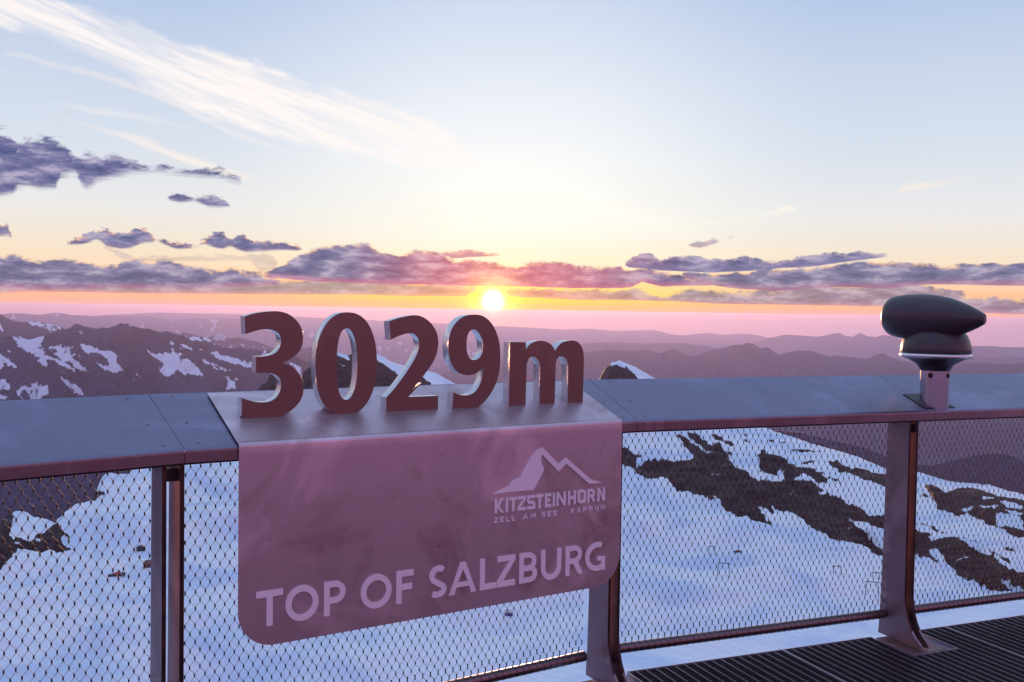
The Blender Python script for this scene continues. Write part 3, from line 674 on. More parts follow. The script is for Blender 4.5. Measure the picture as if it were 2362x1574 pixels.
# ================================================================== panorama telescope
SEAM = P2+eR*1.70+nR*.072
tz = ZF+.072*TAN
scope = empty('panorama_telescope', (0, 0, 0), 'black teardrop shaped viewing telescope on a short steel pedestal at the right ledge end', 'telescope')
cx_, cy_ = SEAM[0], SEAM[1]; dep = float(np.dot(np.array([cx_, cy_, 1.4])-CAM, Fv)); PXM = dep/FPX
def zat(v, u=2158): # height of a picture row on the pedestal axis
    d = ray(u, v); t = math.hypot(cx_, cy_)/math.hypot(d[0], d[1]); return EYE+d[2]*t
z_top, z_r0, z_r1 = zat(855), zat(826), zat(816)
b = MB(); b.lathe([(-.03, .067), (z_top-tz, .067)], (cx_, cy_, tz), Zv, 64); b.build('pedestal', M_chrome, scope)
b = MB(); b.lathe([(z_top, .0665), (z_top+.003, .070), (z_top+.012, .073), (z_top+.030, .084), (z_r0-.020, .103), (z_r0-.008, .127), (z_r0, .148)], (cx_, cy_, 0), Zv, 64); b.build('flared_collar', plain('collar_paint', (.10, .09, .11), .3, .75), scope)
b = MB(); b.lathe([(z_r0, .150), (z_r0+.002, .1655), (z_r1, .1655), (z_r1+.002, .161)], (cx_, cy_, 0), Zv, 72); b.build('trim_ring', M_side, scope)
rd = .163; zd = z_r1+.002
prof = [(zd, rd*.985), (zd+.006, rd*1.0)]+[(zd+.006+.166*math.sin(R(a)), rd*math.cos(R(a))) for a in range(8, 91, 6)]
b = MB(); b.lathe(prof, (cx_, cy_, 0), Zv, 72); b.build('dome', M_black, scope)
# body: axis in the vertical plane facing the viewer, its eyepiece end turned slightly to the viewer
uL, vL = 1909+548/4.126, 620+452/4.126; uR, vR = 1900+1530/4.126, 620+482/4.126
pm = np.array([cx_, cy_, 0]); vd = pm/np.linalg.norm(pm); side_ = np.array([vd[1], -vd[0], 0])
pl = onplane(uL, vL, pm+vd*.05, vd); prr = onplane(uR, vR, pm-vd*.13, vd)
ax = prr-pl; LB = np.linalg.norm(ax); ax /= LB
k_ = .5/985*1.0*(dep*FPX/FPX/4.85)
k_ = dep/FPX/4.126
pr = [(545, 30), (547, 70), (555, 112), (570, 142), (600, 172), (640, 192), (700, 206), (800, 218), (900, 221), (1000, 219), (1100, 209), (1200, 189), (1300, 158), (1400, 118), (1480, 78), (1520, 54), (1531, 48), (1534, 42), (1528, 34)]
b = MB(); b.lathe([((x-548)/(1530-548)*LB, r_*k_) for x, r_ in pr], pl, ax, 64); b.build('telescope_body', M_black, scope)
b = MB(); b.lathe([(LB-.004, .021), (LB+.0030, .018)], pl, ax, 32); eye = b.build('eyepiece_opening', M_hole, scope)
for a_ in (-17, 62, 180):
    dv = (-vd*math.cos(R(a_))+side_*math.sin(R(a_))); cs = pm+dv*.0665+Zv*(zat(865))
    b = MB(); b.lathe([(-.004, .0125), (.0015, .0125), (.0045, .0105), (.0055, .006)], cs, dv, 20); b.build('pedestal_screw', plain('screw_black', (.05, .03, .03), .25, .9), scope)
# thin base plate under the pedestal, lying in the slope of the ledge
usl = nR*math.cos(R(20.9))+Zv*math.sin(R(20.9)); nsl = np.cross(eR, usl); nsl = nsl if nsl[2] > 0 else -nsl
b = MB(); b.prism([(-.105, -.052), (.085, -.052), (.085, .105), (-.105, .105)], np.array([cx_, cy_, tz]), eR, usl, nsl, .0005, .0035); bevel(b.build('base_plate', plain('plate_paint', (.035, .022, .03), .4, .4), scope), .0008)

# ================================================================== grating deck
ZD = .05
deck = bpy.data.objects.new('terrace_deck', None); COL.objects.link(deck); tag(deck, kind='structure')
def grating(o, e, n, s0, s1, q0, q1, holes=()):
    """frame bars + bearing bars (along n) + thin cross bars (along e)"""
    def free(s_, qa, qb):
        seg_ = [(qa, qb)]
        for h in holes:
            if h[0]-.001 <= s_ <= h[1]+.001:
                seg_ = [x for a, b_ in seg_ for x in ((a, min(b_, h[2])), (max(a, h[3]), b_)) if x[1]-x[0] > .004]
        return seg_
    def freeq(q_, sa, sb):
        seg_ = [(sa, sb)]
        for h in holes:
            if h[2] <= q_ <= h[3]: seg_ = [x for a, b_ in seg_ for x in ((a, min(b_, h[0])), (max(a, h[1]), b_)) if x[1]-x[0] > .004]
        return seg_
    b = MB()
    ns = int((s1-s0)/.046)
    for i in range(1, ns):
        s_ = s0+(s1-s0)*i/ns
        for a, b_ in free(s_, q0, q1): b.box(o, e, n, Zv, (s_-.0012, s_+.0012), (a, b_), (ZD-.030, ZD))
    b.build('bearing_bars', M_bar, deck); b = MB()
    nq = int((q1-q0)/.0111)
    for i in range(1, nq):
        q_ = q0+(q1-q0)*i/nq
        for a, b_ in freeq(q_, s0, s1): b.box(o, e, n, Zv, (a, b_), (q_-.0009, q_+.0009), (ZD-.028, ZD-.006))
    b.build('cross_bars', M_grate, deck)
    f = MB(); t = .0022
    def bar(sa, sb, qa, qb): f.box(o, e, n, Zv, (sa, sb), (qa, qb), (ZD-.034, ZD+.0015))
    for a, b_ in free(s0, q0, q1): bar(s0-t, s0+t, a, b_)
    for a, b_ in free(s1, q0, q1): bar(s1-t, s1+t, a, b_)
    for a, b_ in freeq(q1, s0, s1): bar(a, b_, q1-t, q1+t)
    for a, b_ in freeq(q0, s0, s1): bar(a, b_, q0-t, q0+t)
    for h in holes:
        bar(max(h[0], s0), min(h[1], s1), h[2]-2*t, h[2])
        for hs, sg in ((h[0], -1), (h[1], 1)):
            if s0 < hs < s1: bar(min(hs, hs+sg*2*t), max(hs, hs+sg*2*t), h[2], min(h[3], q1))
    f.build('grating_frame', M_bar, deck)
HR = (1.39, 1.668, -.146, .2)
grating(P2, eR, nR, .035, .86, -1.0, .122, [(-.2, .04, -.15, .2)])
grating(P2, eR, nR, .868, 1.86, -1.0, .122, [HR])
grating(P2, eR, nR, 1.868, 2.86, -1.0, .122); grating(P2, eR, nR, 2.868, 3.86, -1.0, .122, [(3.66, 3.94, -.146, .2)])
grating(P1, eM, nM, .06, 1.02, -1.2, .10, [])
grating(P1, eM, nM, 1.03, 1.60, -1.2, .10, [])
b = MB(); b.box(P2, eR, nR, Zv, (-3.6, 4), (-6, -1.01), (ZD-.05, ZD-.004)); b.build('deck_floor', plain('deck_steel', (.06, .045, .05), .5, .5), deck)
# steel carriers beneath the grating edge
b = MB(); b.box(P2, eR, nR, Zv, (.3, 3), (-.5, -.42), (ZD-.22, ZD-.035)); b.box(P2, eR, nR, Zv, (.3, 3), (-.95, -.88), (ZD-.22, ZD-.035)); b.build('deck_beam', M_dark, deck)
# ================================================================== terrain
def vnoise(x, y, seed):
    rs = np.random.default_rng(seed); G = rs.random((256, 256))
    xi = np.floor(x).astype(int); yi = np.floor(y).astype(int); fx = x-xi; fy = y-yi
    fx = fx*fx*fx*(fx*(fx*6-15)+10); fy = fy*fy*fy*(fy*(fy*6-15)+10)
    g = lambda a, b_: G[a % 256, b_ % 256]
    return (g(xi, yi)*(1-fx)+g(xi+1, yi)*fx)*(1-fy)+(g(xi, yi+1)*(1-fx)+g(xi+1, yi+1)*fx)*fy
def fbm(x, y, seed, o=5, rough=.5, ridge=False):
    s_ = 0; a = 1; t = 0
    for i in range(o):
        v = vnoise(x*2**i+i*17.3, y*2**i+i*9.1, seed+i)
        if ridge: v = 1-np.abs(2*v-1)
        s_ = s_+v*a; t += a; a *= rough
    return s_/t
def inpoly(x, y, P):
    ins = np.zeros(x.shape, bool); n = len(P)
    for i in range(n):
        x1, y1 = P[i]; x2, y2 = P[(i+1) % n]
        if y1 == y2: continue
        ins ^= ((y1 > y) != (y2 > y)) & (x < (x2-x1)*(y-y1)/(y2-y1)+x1)
    return ins
def grid_obj(name, Pg, mat, attrs=None, kind='structure', parent=None):
    nr, nc = Pg.shape[:2]; me = bpy.data.meshes.new(name)
    idx = np.arange(nr*nc).reshape(nr, nc)
    q = np.stack([idx[:-1, :-1], idx[:-1, 1:], idx[1:, 1:], idx[1:, :-1]], -1).reshape(-1, 4)
    me.vertices.add(nr*nc); me.vertices.foreach_set('co', Pg.reshape(-1, 3).astype(np.float32).ravel())
    me.loops.add(q.size); me.loops.foreach_set('vertex_index', q.ravel().astype(np.int32))
    me.polygons.add(len(q)); me.polygons.foreach_set('loop_start', np.arange(len(q), dtype=np.int32)*4)
    me.polygons.foreach_set('use_smooth', np.ones(len(q), bool))
    me.update(calc_edges=True); me.materials.append(mat)
    for k, v in (attrs or {}).items():
        a = me.attributes.new(k, 'FLOAT', 'POINT'); a.data.foreach_set('value', v.astype(np.float32).ravel())
    o = bpy.data.objects.new(name, me); COL.objects.link(o)
    if kind: o['kind'] = kind
    if parent: o.parent = parent
    return o
def skyl(pts):
    P = sorted(azel(*p) for p in pts); return np.array([p[0] for p in P]), np.array([p[1] for p in P])
def topx(P):
    """world points -> photo coordinates, only used to look up the traced snow and rock outlines while building"""
    d = P-CAM; z = d@Fv; z = np.where(z > .1, z, np.nan); return 1181+FPX*(d@Rv)/z, 787-FPX*(d@Uv)/z

# --- glacier bowl just below the terrace
def snowrock(name, snow=(.80, .85, .91), rock=(.024, .010, .016), rock2=(.078, .032, .038), sc=1.0, amt=.62):
    m, t, b, g = newmat(name); P = Q(t, g.outputs['Object'])
    at = t.new('ShaderNodeAttribute'); at.attribute_name = 'rock'; rk = Q(t, at.outputs['Fac'])
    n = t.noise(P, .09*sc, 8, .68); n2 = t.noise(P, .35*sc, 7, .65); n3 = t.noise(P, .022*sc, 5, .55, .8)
    mp = t.new('ShaderNodeMapping'); t.L.new(P.k, mp.inputs[0]); mp.inputs['Scale'].default_value = (.5, 1.6, .6); mp.inputs['Rotation'].default_value = (0, 0, R(25))
    n5 = t.noise(Q(t, mp.outputs[0]), .11*sc, 7, .7)
    mask = (rk-n5.ss(.62, .72)*.8+(n-.5)*amt*1.4+(n2-.5)*amt*.8).ss(.46, .54)
    n4 = t.noise(P, 1.1*sc, 6, .7); rc = t.mix((n2*.5+n4*.5).ss(.42, .6), rock, rock2); rc = t.mix(n5.ss(.50, .60)*.22, rc, (.13, .085, .095)); rc = t.mix(n.ss(.42, .6)*.5, rc, tuple(x*.5 for x in rock))
    sc_ = t.mix(n3.ss(.40, .66)*.8, snow, tuple(a*b_ for a, b_ in zip(snow, (.62, .76, .95))))  # bluish patches: shade of soft hollows painted into the snow colour
    wv = t.new('ShaderNodeTexWave'); wv.wave_type = 'BANDS'; wv.bands_direction = 'DIAGONAL'; t.L.new(P.k, wv.inputs['Vector']); wv.inputs['Scale'].default_value = .09; wv.inputs['Distortion'].default_value = 9; wv.inputs['Detail'].default_value = 3; wv.inputs['Detail Scale'].default_value = .12
    trk = Q(t, wv.outputs['Fac']).ss(.93, 1.0)
    sc_ = t.mix(trk*.45, sc_, (.55, .62, .74))
    sc_ = t.mix(n2.ss(.55, .75)*.12, sc_, (.45, .42, .46))
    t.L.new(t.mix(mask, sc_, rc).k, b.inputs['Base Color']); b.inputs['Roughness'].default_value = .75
    b.inputs['Specular IOR Level'].default_value = .15
    bp = t.new('ShaderNodeBump'); bp.inputs['Strength'].default_value = .6; bp.inputs['Distance'].default_value = 2.0/sc
    t.L.new((n*.7+n3*1.6+n2*.5*(mask+.15)+n4*.35*mask).k, bp.inputs['Height']); t.L.new(bp.outputs[0], b.inputs['Normal'])
    return m
SK = px([(0, 780), (100, 700), (150, 664), (200, 640), (300, 650), (350, 672), (420, 720), (500, 720), (600, 752), (680, 790), (700, 798), (712, 745), (760, 715), (800, 660), (900, 600), (950, 560), (1050, 535), (1130, 510), (1200, 400), (1240, 290), (1290, 200), (1340, 175), (1450, 180), (1600, 180), (1665, 112), (1800, 100)], 0, 1060, 5.408)
SK += [(385, 1045), (420, 1020), (500, 950), (560, 918), (597, 896)]+px([(130, 515), (150, 505), (170, 490), (200, 440), (215, 415), (260, 400), (330, 420), (400, 450), (520, 460), (570, 440), (585, 395), (602, 365), (622, 345), (645, 338), (700, 290), (800, 205), (880, 165), (960, 165), (1000, 175), (1080, 192), (1110, 180), (1180, 165), (1260, 140), (1330, 150), (1420, 185), (1500, 217), (1570, 262), (1640, 290), (1720, 312), (1800, 330), (1900, 352), (2000, 380), (2080, 392), (2180, 450), (2300, 515)], 580, 780, 4.902)
SK += [(1070, 893), (1150, 905), (1250, 905), (1340, 900), (1372, 885)]+px([(303, 700), (320, 660), (350, 612), (385, 590), (400, 566), (430, 562), (470, 547), (490, 560), (520, 570), (600, 605), (680, 650), (775, 705)], 1300, 680, 3.62)
SK += [(1550, 893), (1620, 925), (1700, 962)]+px([(1920, 70), (2100, 130), (2353, 215)], 1430, 980, 5.472)+px([(1700, 195), (1900, 250), (2190, 372)], 1430, 980, 3.512)
SK += px([(80, 462), (250, 520), (400, 545), (520, 552), (650, 570), (720, 590), (800, 612), (934, 646)], 2100, 960, 3.564)+[(2420, 1160), (2600, 1215), (2900, 1330)]
SK = [(-700, 1420), (-300, 1330), (-120, 1262)]+[p for p in SK]
KA = (1430, 980, 3.512); KB = (2100, 960, 3.564); KC = (0, 1060, 5.408); KD = (580, 780, 4.902); KE = (1300, 680, 3.62); KF = (1430, 980, 5.472)
ROCK = [px(p, *k_) for p, k_ in (
 ([(-60, 215), (15, 232), (60, 243), (110, 262), (190, 268), (185, 292), (130, 296), (140, 325), (110, 352), (190, 322), (270, 316), (345, 330), (340, 302), (480, 308), (610, 286), (560, 240), (500, 160), (450, 90), (452, 72), (520, 90), (600, 180), (700, 252), (760, 262), (830, 250), (880, 280), (930, 370), (1010, 390), (1080, 430), (1150, 450), (1230, 470), (1330, 450), (1430, 472), (1500, 452), (1560, 482), (1660, 540), (1590, 560), (1700, 582), (1760, 592), (1850, 632), (1940, 662), (2000, 702), (2190, 752), (2400, 860), (2400, 1080), (2300, 1050), (2190, 920), (2100, 862), (2000, 800), (1900, 790), (1780, 712), (1890, 812), (2000, 920), (2080, 1000), (2160, 1088), (2050, 1060), (1950, 1010), (1850, 1000), (1750, 980), (1650, 932), (1560, 870), (1500, 800), (1430, 772), (1330, 722), (1260, 682), (1195, 632), (1240, 692), (1272, 752), (1180, 690), (1085, 596), (1130, 692), (1180, 772), (1240, 852), (1160, 832), (1080, 780), (1040, 750), (960, 740), (880, 692), (820, 650), (725, 560), (770, 640), (680, 610), (620, 580), (540, 540), (470, 532), (400, 480), (320, 436), (320, 480), (240, 480), (130, 442), (60, 402), (15, 368), (-60, 330)], KA),
 ([(1160, 205), (1230, 242), (1330, 262), (1400, 342), (1500, 362), (1590, 342), (1570, 380), (1640, 422), (1690, 492), (1600, 462), (1500, 420), (1430, 430), (1410, 470), (1340, 450), (1300, 362), (1270, 392), (1280, 430), (1180, 410), (1130, 380), (1140, 340), (1100, 262)], KA),
 ([(1690, 285), (1760, 290), (1850, 342), (2000, 362), (2190, 402), (2190, 512), (2050, 470), (1900, 420), (1780, 372), (1690, 312)], KA),
 ([(520, 60), (640, 90), (700, 170), (760, 200), (840, 270), (790, 262), (700, 240), (600, 150)], KA),
 ([(735, 70), (800, 92), (870, 140), (950, 192), (900, 205), (820, 165), (770, 120)], KA), ([(740, 165), (800, 175), (870, 220), (925, 250), (860, 262), (790, 225)], KA),
 ([(1000, 125), (1060, 140), (1080, 155), (1010, 150)], KA), ([(1210, 110), (1255, 125), (1215, 140)], KA), ([(1290, 140), (1355, 132), (1350, 150), (1300, 152)], KA), ([(950, 60), (1020, 80), (1040, 100), (980, 82)], KA),
 ([(1360, 212), (1400, 203), (1640, 216), (1630, 224), (1400, 214), (1365, 226)], KA), ([(1470, 305), (1560, 292), (1690, 285), (1690, 297), (1570, 304), (1490, 316)], KA), ([(1590, 400), (1640, 370), (1670, 380), (1610, 412)], KA), ([(1690, 430), (1800, 480), (1790, 488), (1680, 445)], KA),
 ([(95, 560), (180, 572), (240, 600), (300, 632), (380, 600), (440, 588), (520, 592), (620, 630), (700, 662), (800, 682), (934, 700), (1100, 740), (1100, 1120), (934, 1020), (880, 1000), (800, 945), (700, 925), (640, 880), (560, 850), (510, 820), (480, 790), (420, 800), (370, 800), (270, 765), (220, 720), (170, 660)], KB),
 ([(75, 625), (170, 655), (120, 665)], KB),
 ([(-60, 930), (75, 950), (130, 975), (190, 1005), (120, 1010), (180, 1030), (250, 1028), (380, 1055), (470, 1095), (600, 1140), (700, 1190), (800, 1245), (900, 1290), (1100, 1400), (1100, 1500), (934, 1445), (860, 1400), (800, 1360), (720, 1335), (850, 1445), (800, 1440), (700, 1415), (600, 1375), (500, 1330), (400, 1292), (360, 1250), (290, 1215), (260, 1180), (235, 1140), (110, 1125), (160, 1165), (240, 1240), (150, 1215), (70, 1190), (-60, 1170)], KB),
 ([(360, 1012), (450, 1045), (590, 1098), (580, 1106), (430, 1056)], KB), ([(620, 1120), (700, 1150), (830, 1212), (820, 1222), (680, 1165)], KB), ([(745, 1105), (880, 1120), (900, 1135), (800, 1132)], KB), ([(75, 880), (180, 930), (300, 985), (290, 992), (160, 940), (75, 905)], KB), ([(670, 1020), (710, 1025), (690, 1035)], KB),
 ([(-700, 900), (-200, 800), (100, 640), (160, 650), (165, 740), (120, 880), (130, 950), (170, 980), (240, 940), (400, 990), (480, 900), (560, 900), (690, 800), (760, 830), (800, 900), (900, 970), (870, 980), (780, 930), (770, 1000), (780, 1060), (900, 1140), (880, 1160), (780, 1180), (700, 1170), (620, 1120), (560, 1180), (520, 1200), (440, 1190), (300, 1200), (220, 1190), (190, 1250), (130, 1320), (60, 1400), (0, 1440), (-700, 1700)], KC),
 ([(1150, 440), (1230, 395), (1300, 405), (1325, 445), (1250, 460), (1170, 520), (1140, 510)], KC), ([(780, 690), (830, 650), (800, 700)], KC), ([(830, 1190), (890, 1260), (850, 1230)], KC),
 ([(60, 600), (80, 560), (130, 500), (170, 470), (215, 400), (400, 430), (570, 400), (600, 355), (650, 330), (800, 190), (880, 150), (960, 175), (1000, 205), (1050, 235), (1090, 255), (1105, 190), (1130, 170), (1180, 180), (1290, 190), (1420, 237), (1500, 290), (1560, 340), (1620, 375), (1660, 412), (1760, 440), (1850, 460), (1950, 452), (2035, 522), (2060, 640), (1000, 900), (60, 900)], KD),
 ([(280, 760), (303, 700), (320, 650), (350, 605), (385, 580), (400, 562), (420, 600), (440, 580), (490, 570), (530, 612), (580, 652), (628, 708), (700, 800)], KE))]
SNOWP = [px(p, *k_) for p, k_ in (
 ([(570, 270), (600, 262), (610, 280), (580, 292)], KA), ([(590, 665), (690, 668), (690, 685), (600, 685)], KB), ([(580, 742), (710, 745), (700, 770), (590, 768)], KB), ([(430, 740), (520, 742), (520, 775), (440, 778)], KB), ([(730, 700), (934, 730), (934, 770), (800, 755)], KB), ([(715, 800), (770, 790), (900, 850), (934, 880), (934, 950), (800, 905), (720, 930), (700, 870)], KB), ([(780, 770), (880, 780), (934, 830), (860, 830)], KB),
 ([(160, 1000), (240, 1000), (230, 1060), (180, 1050)], KC), ([(440, 960), (520, 970), (500, 1010)], KC), ([(410, 560), (470, 548), (500, 575), (515, 620), (480, 610), (440, 590), (395, 600)], KE), ([(1010, 190), (1080, 205), (1110, 240), (1090, 256), (1040, 225)], KD))]
a_s, e_s = skyl(SK)
azg = np.concatenate([np.arange(-180, -40, 4.), np.arange(-40, -31, .25), np.arange(-31, 31.4, .045), np.arange(31.4, 42, .25), np.arange(42, 181, 4.)])
azg[-1] = 180
esk = np.interp(azg, a_s, e_s)
far_w = np.clip((np.abs(azg)-45)/30, 0, 1); esk = esk*(1-far_w)+(-14)*far_w
esk += (fbm(azg*3.1, azg*0+.5, 91, 4)-.5)*.12*(1-far_w)
Rk = np.minimum(100/np.tan(np.radians(-esk))*1.02, 900)
kk = np.exp(-.5*(np.arange(-40, 41)/14)**2); kk /= kk.sum(); Rs = np.convolve(np.pad(Rk, 40, 'edge'), kk, 'valid'); Rk = np.where(np.abs(azg) < 38, Rs, Rk)
NRW = 430
tt = np.linspace(0, 1, NRW)[:, None]
e_near = -52.; ev = e_near+(esk[None]-e_near)*(1-(1-tt)**1.35)
zsk = EYE+Rk*np.tan(np.radians(esk))
# radius for each row: where the sight line would meet the bowl, blended up to the rim
rr = 98/np.tan(np.radians(-np.minimum(ev, -1.)))
rr = np.minimum(rr, Rk[None]*(.55+.45*tt**2)); rr = np.maximum.accumulate(rr, axis=0)
rr[0] = np.minimum(rr[0], 60)
u_ = np.clip(rr/Rk[None], 0, 1)
zz = np.minimum(EYE+rr*np.tan(np.radians(ev)), 1)
ang_ = np.radians(azg)[None]
Xg = rr*np.sin(ang_); Yg = rr*np.cos(ang_)
Pg = np.stack([Xg, Yg, zz], -1)
U_, V_ = topx(Pg)
wob = (fbm(Xg/9, Yg/9, 5, 5, .6)-.5); wob2 = (fbm(Xg/9+50, Yg/9, 15, 5, .6)-.5)
Uw, Vw = U_+wob*16, V_+wob2*9
rock = np.zeros(U_.shape)
for p in ROCK: rock[inpoly(Uw, Vw, p)] = 1
for p in SNOWP: rock[inpoly(Uw, Vw, p)] = 0
rock[~np.isfinite(U_)] = 0
def blur(a, n=1):
    for _ in range(n):
        b_ = np.pad(a, 1, 'edge'); a = (b_[1:-1, 1:-1]*4+b_[:-2, 1:-1]+b_[2:, 1:-1]+b_[1:-1, :-2]+b_[1:-1, 2:])/8
    return a
rb = blur(rock, 6); rock = blur(rock, 2)
# relief along the sight direction: soft snow drifts, broken rock
dr = (fbm(Xg/70, Yg/45, 31, 4)-.5)*30*(1-rb)*np.clip((1-tt)*6, 0, 1)+(fbm(Xg/14, Yg/9, 41, 3)-.5)*2.4*(1-rb)*np.clip((1-tt)*6, 0, 1)
rg = (fbm(Xg/22, Yg/22, 61, 6, .6, True)-.55)*15*rb*np.clip((1-tt)*10, 0, 1)
zz2 = zz+dr*.6+rg*.8
Pg = np.stack([Xg, Yg, zz2], -1)
rows = [Pg]; rks = [rock]
for dr_, dz_ in ((6, -5), (30, -40), (120, -150), (420, -480), (1100, -1100), (2200, -2000)):
    r2 = Rk+dr_; jit_ = (fbm(azg*2, azg*0+dr_, 77, 4)-.5)*dr_*.5
    rows.append(np.stack([r2*np.sin(ang_[0]), r2*np.cos(ang_[0]), zsk+dz_+jit_*.4], -1)[None]); rks.append((np.ones(len(azg))*(1 if dr_ > 20 else 0) + (rock[-1] if dr_ <= 20 else 0))[None])
Pa = np.concatenate(rows); Ra = np.concatenate(rks)
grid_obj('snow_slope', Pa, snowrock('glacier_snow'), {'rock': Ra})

# --- mountain ranges: each one a relief sheet from its crest down towards the valley
def range_mat(name, rock, snow, sc, forest=None):
    m, t, b, g = newmat(name); P = Q(t, g.outputs['Object'])
    at = t.new('ShaderNodeAttribute'); at.attribute_name = 'snow'; sn = Q(t, at.outputs['Fac'])
    mp = t.new('ShaderNodeMapping'); t.L.new(P.k, mp.inputs[0]); mp.inputs['Scale'].default_value = (1.9, 1, .3); mp.inputs['Rotation'].default_value = (0, R(28), 0)
    n = t.noise(Q(t, mp.outputs[0]), .012*sc, 8, .68); n2 = t.noise(P, .0035*sc, 6, .6)
    mask = (sn+(n-.5)*.9).ss(.46, .60)
    nf = t.noise(P, .05*sc, 7, .72)
    rc = t.mix(nf.ss(.32, .68), tuple(x*.45 for x in rock), tuple(x*2.3 for x in rock))
    bp = t.new('ShaderNodeBump'); bp.inputs['Strength'].default_value = .9; bp.inputs['Distance'].default_value = 25/sc
    t.L.new((n*.6+nf*.4).k, bp.inputs['Height']); t.L.new(bp.outputs[0], b.inputs['Normal']); rc = t.mix(n2.ss(.4, .6)*.5, rc, tuple(x*.6 for x in rock))
    t.L.new(t.mix(mask, rc, snow).k, b.inputs['Base Color']); b.inputs['Roughness'].default_value = .85; b.inputs['Specular IOR Level'].default_value = .1
    return m
def ridge(name, pts, dist, drop, run, mat, a0=-40, a1=40, da=.06, rows_=60, relief=.12, seed=1, snow=None, streak_=0., crest=.03, spur=1.0):
    a_, e_ = skyl(pts); ag = np.arange(a0, a1, da); es = np.interp(ag, a_, e_)
    es = es+(fbm(ag/da*.09, ag*0+.3, seed, 5, .6)-.5)*crest
    t = np.linspace(0, 1, rows_)[:, None]
    Z0 = EYE+dist*np.tan(np.radians(es))[None]
    k_ = dist*math.pi/180
    sp = fbm(ag[None]*k_/(drop*.55*spur)+t*.8, t*1.3+ag[None]*0, seed+20, 5, .55, True)
    sp2 = fbm(ag[None]*k_/(drop*.18*spur)+t*1.6, t*5+ag[None]*0, seed+40, 4, .6, True)
    env = np.clip(t*5, 0, 1)
    r_ = dist-run*t**.95+env*(sp-.55)*run*relief*3*(.3+t)+env*(sp2-.5)*run*relief*.6
    z_ = Z0-drop*(t**1.08)+env*(sp2-.5)*drop*relief*.5
    an = np.radians(ag)[None]; Pm = np.stack([r_*np.sin(an), r_*np.cos(an), z_], -1)
    s_ = np.zeros(z_.shape)
    if snow is not None:
        U, V = topx(Pm); w1 = (fbm(ag[None]*9+V*.01, V*.03, seed+60, 4, .6)-.5)
        w3 = fbm(ag[None]*60+V*.12, V*.5, seed+66, 4, .65)-.5; U = U+w1*8+w3*10; V = V+w1*6-w3*7
        for p in snow: s_[inpoly(U, V, p)] = 1
        fine = fbm((U-V*.9)/5, (V+U*.35)/24, seed+70, 5, .68)
        s_ = np.where(s_ > 0, .32+.24*blur(s_, 3)+np.clip((fine-.45)*6, 0, 1)*.5, 0)
        s_ = blur(s_, 1)
    if streak_ > 0:
        f2 = fbm(ag[None]*k_/(drop*.12), t*9, seed+80, 5, .6)
        s_ = np.maximum(s_, np.clip((f2-(.62-.1*streak_))*5, 0, .75)*np.clip(1.6-t*2.2, 0, 1))
    back = np.stack([(dist+run*.5)*np.sin(an), (dist+run*.5)*np.cos(an), Z0-drop*.7], -1)
    Pm = np.concatenate([back, Pm]); s_ = np.concatenate([s_[:1], s_])
    return grid_obj(name, Pm, mat, {'snow': s_})
KL = (0, 680, 3.795)
main = px([(-700, 470), (-300, 420), (0, 385), (50, 362), (95, 355), (150, 370), (250, 385), (330, 380), (450, 340), (560, 300), (620, 288), (660, 262), (700, 268), (740, 280), (800, 290), (870, 296), (880, 286), (960, 290), (1000, 275), (1060, 255), (1130, 255), (1190, 287), (1240, 302), (1290, 298), (1340, 317), (1400, 327), (1450, 318), (1530, 342), (1600, 352), (1700, 367), (1780, 368), (1830, 392), (1880, 432), (1950, 462), (2050, 475), (2150, 474), (2250, 486), (2353, 492)], *KL)+[(640, 818), (690, 826), (760, 850), (900, 880), (1200, 960), (2700, 1100)]
SN = [px(p, *KL) for p in (
 [(95, 357), (200, 378), (330, 412), (380, 462), (400, 512), (470, 552), (540, 572), (600, 612), (680, 674), (640, 677), (560, 642), (510, 602), (450, 582), (400, 562), (450, 652), (400, 632), (330, 592), (290, 532), (220, 492), (150, 442)],
 [(460, 450), (560, 502), (640, 542), (700, 602), (800, 687), (720, 682), (640, 622), (590, 562), (520, 522)], [(500, 610), (580, 690), (560, 690), (500, 630)],
 [(660, 420), (790, 435), (850, 462), (880, 492), (940, 467), (1000, 512), (1035, 542), (1020, 592), (1090, 667), (1000, 692), (900, 652), (840, 602), (800, 567), (880, 602), (950, 622), (930, 562), (880, 522), (800, 517), (760, 522)],
 [(1280, 475), (1370, 522), (1450, 502), (1560, 552), (1650, 562), (1700, 602), (1750, 652), (1800, 702), (1780, 727), (1700, 702), (1600, 702), (1500, 642), (1400, 602), (1330, 542)],
 [(1550, 420), (1640, 442), (1700, 472), (1800, 482), (1900, 502), (1960, 532), (2050, 552), (2150, 572), (2220, 602), (2300, 660), (2220, 652), (2100, 622), (2000, 592), (1900, 562), (1800, 502), (1680, 482), (1590, 462)],
 [(1750, 560), (1900, 600), (2010, 680), (1900, 660), (1800, 610)],
 [(-40, 500), (0, 522), (50, 542), (100, 572), (160, 642), (140, 652), (60, 612), (-40, 580)], [(-40, 720), (0, 732), (50, 742), (80, 792), (100, 832), (40, 842), (-40, 830)],
 [(500, 710), (570, 722), (640, 762), (700, 812), (735, 872), (700, 887), (640, 842), (580, 792)], [(600, 830), (700, 880), (760, 890), (660, 880)], [(-40, 870), (0, 872), (60, 880), (100, 917), (-40, 920)], [(1140, 537), (1180, 572), (1195, 632), (1170, 602)], [(1180, 670), (1240, 720), (1220, 730), (1190, 700)],
 [(670, 300), (720, 335), (740, 350), (690, 325)], [(1120, 255), (1150, 275), (1140, 285)], [(60, 480), (120, 500), (110, 520), (70, 505)], [(90, 520), (160, 560), (150, 570)], [(400, 420), (470, 500), (450, 500)], [(1640, 420), (1760, 470), (1700, 450)])]
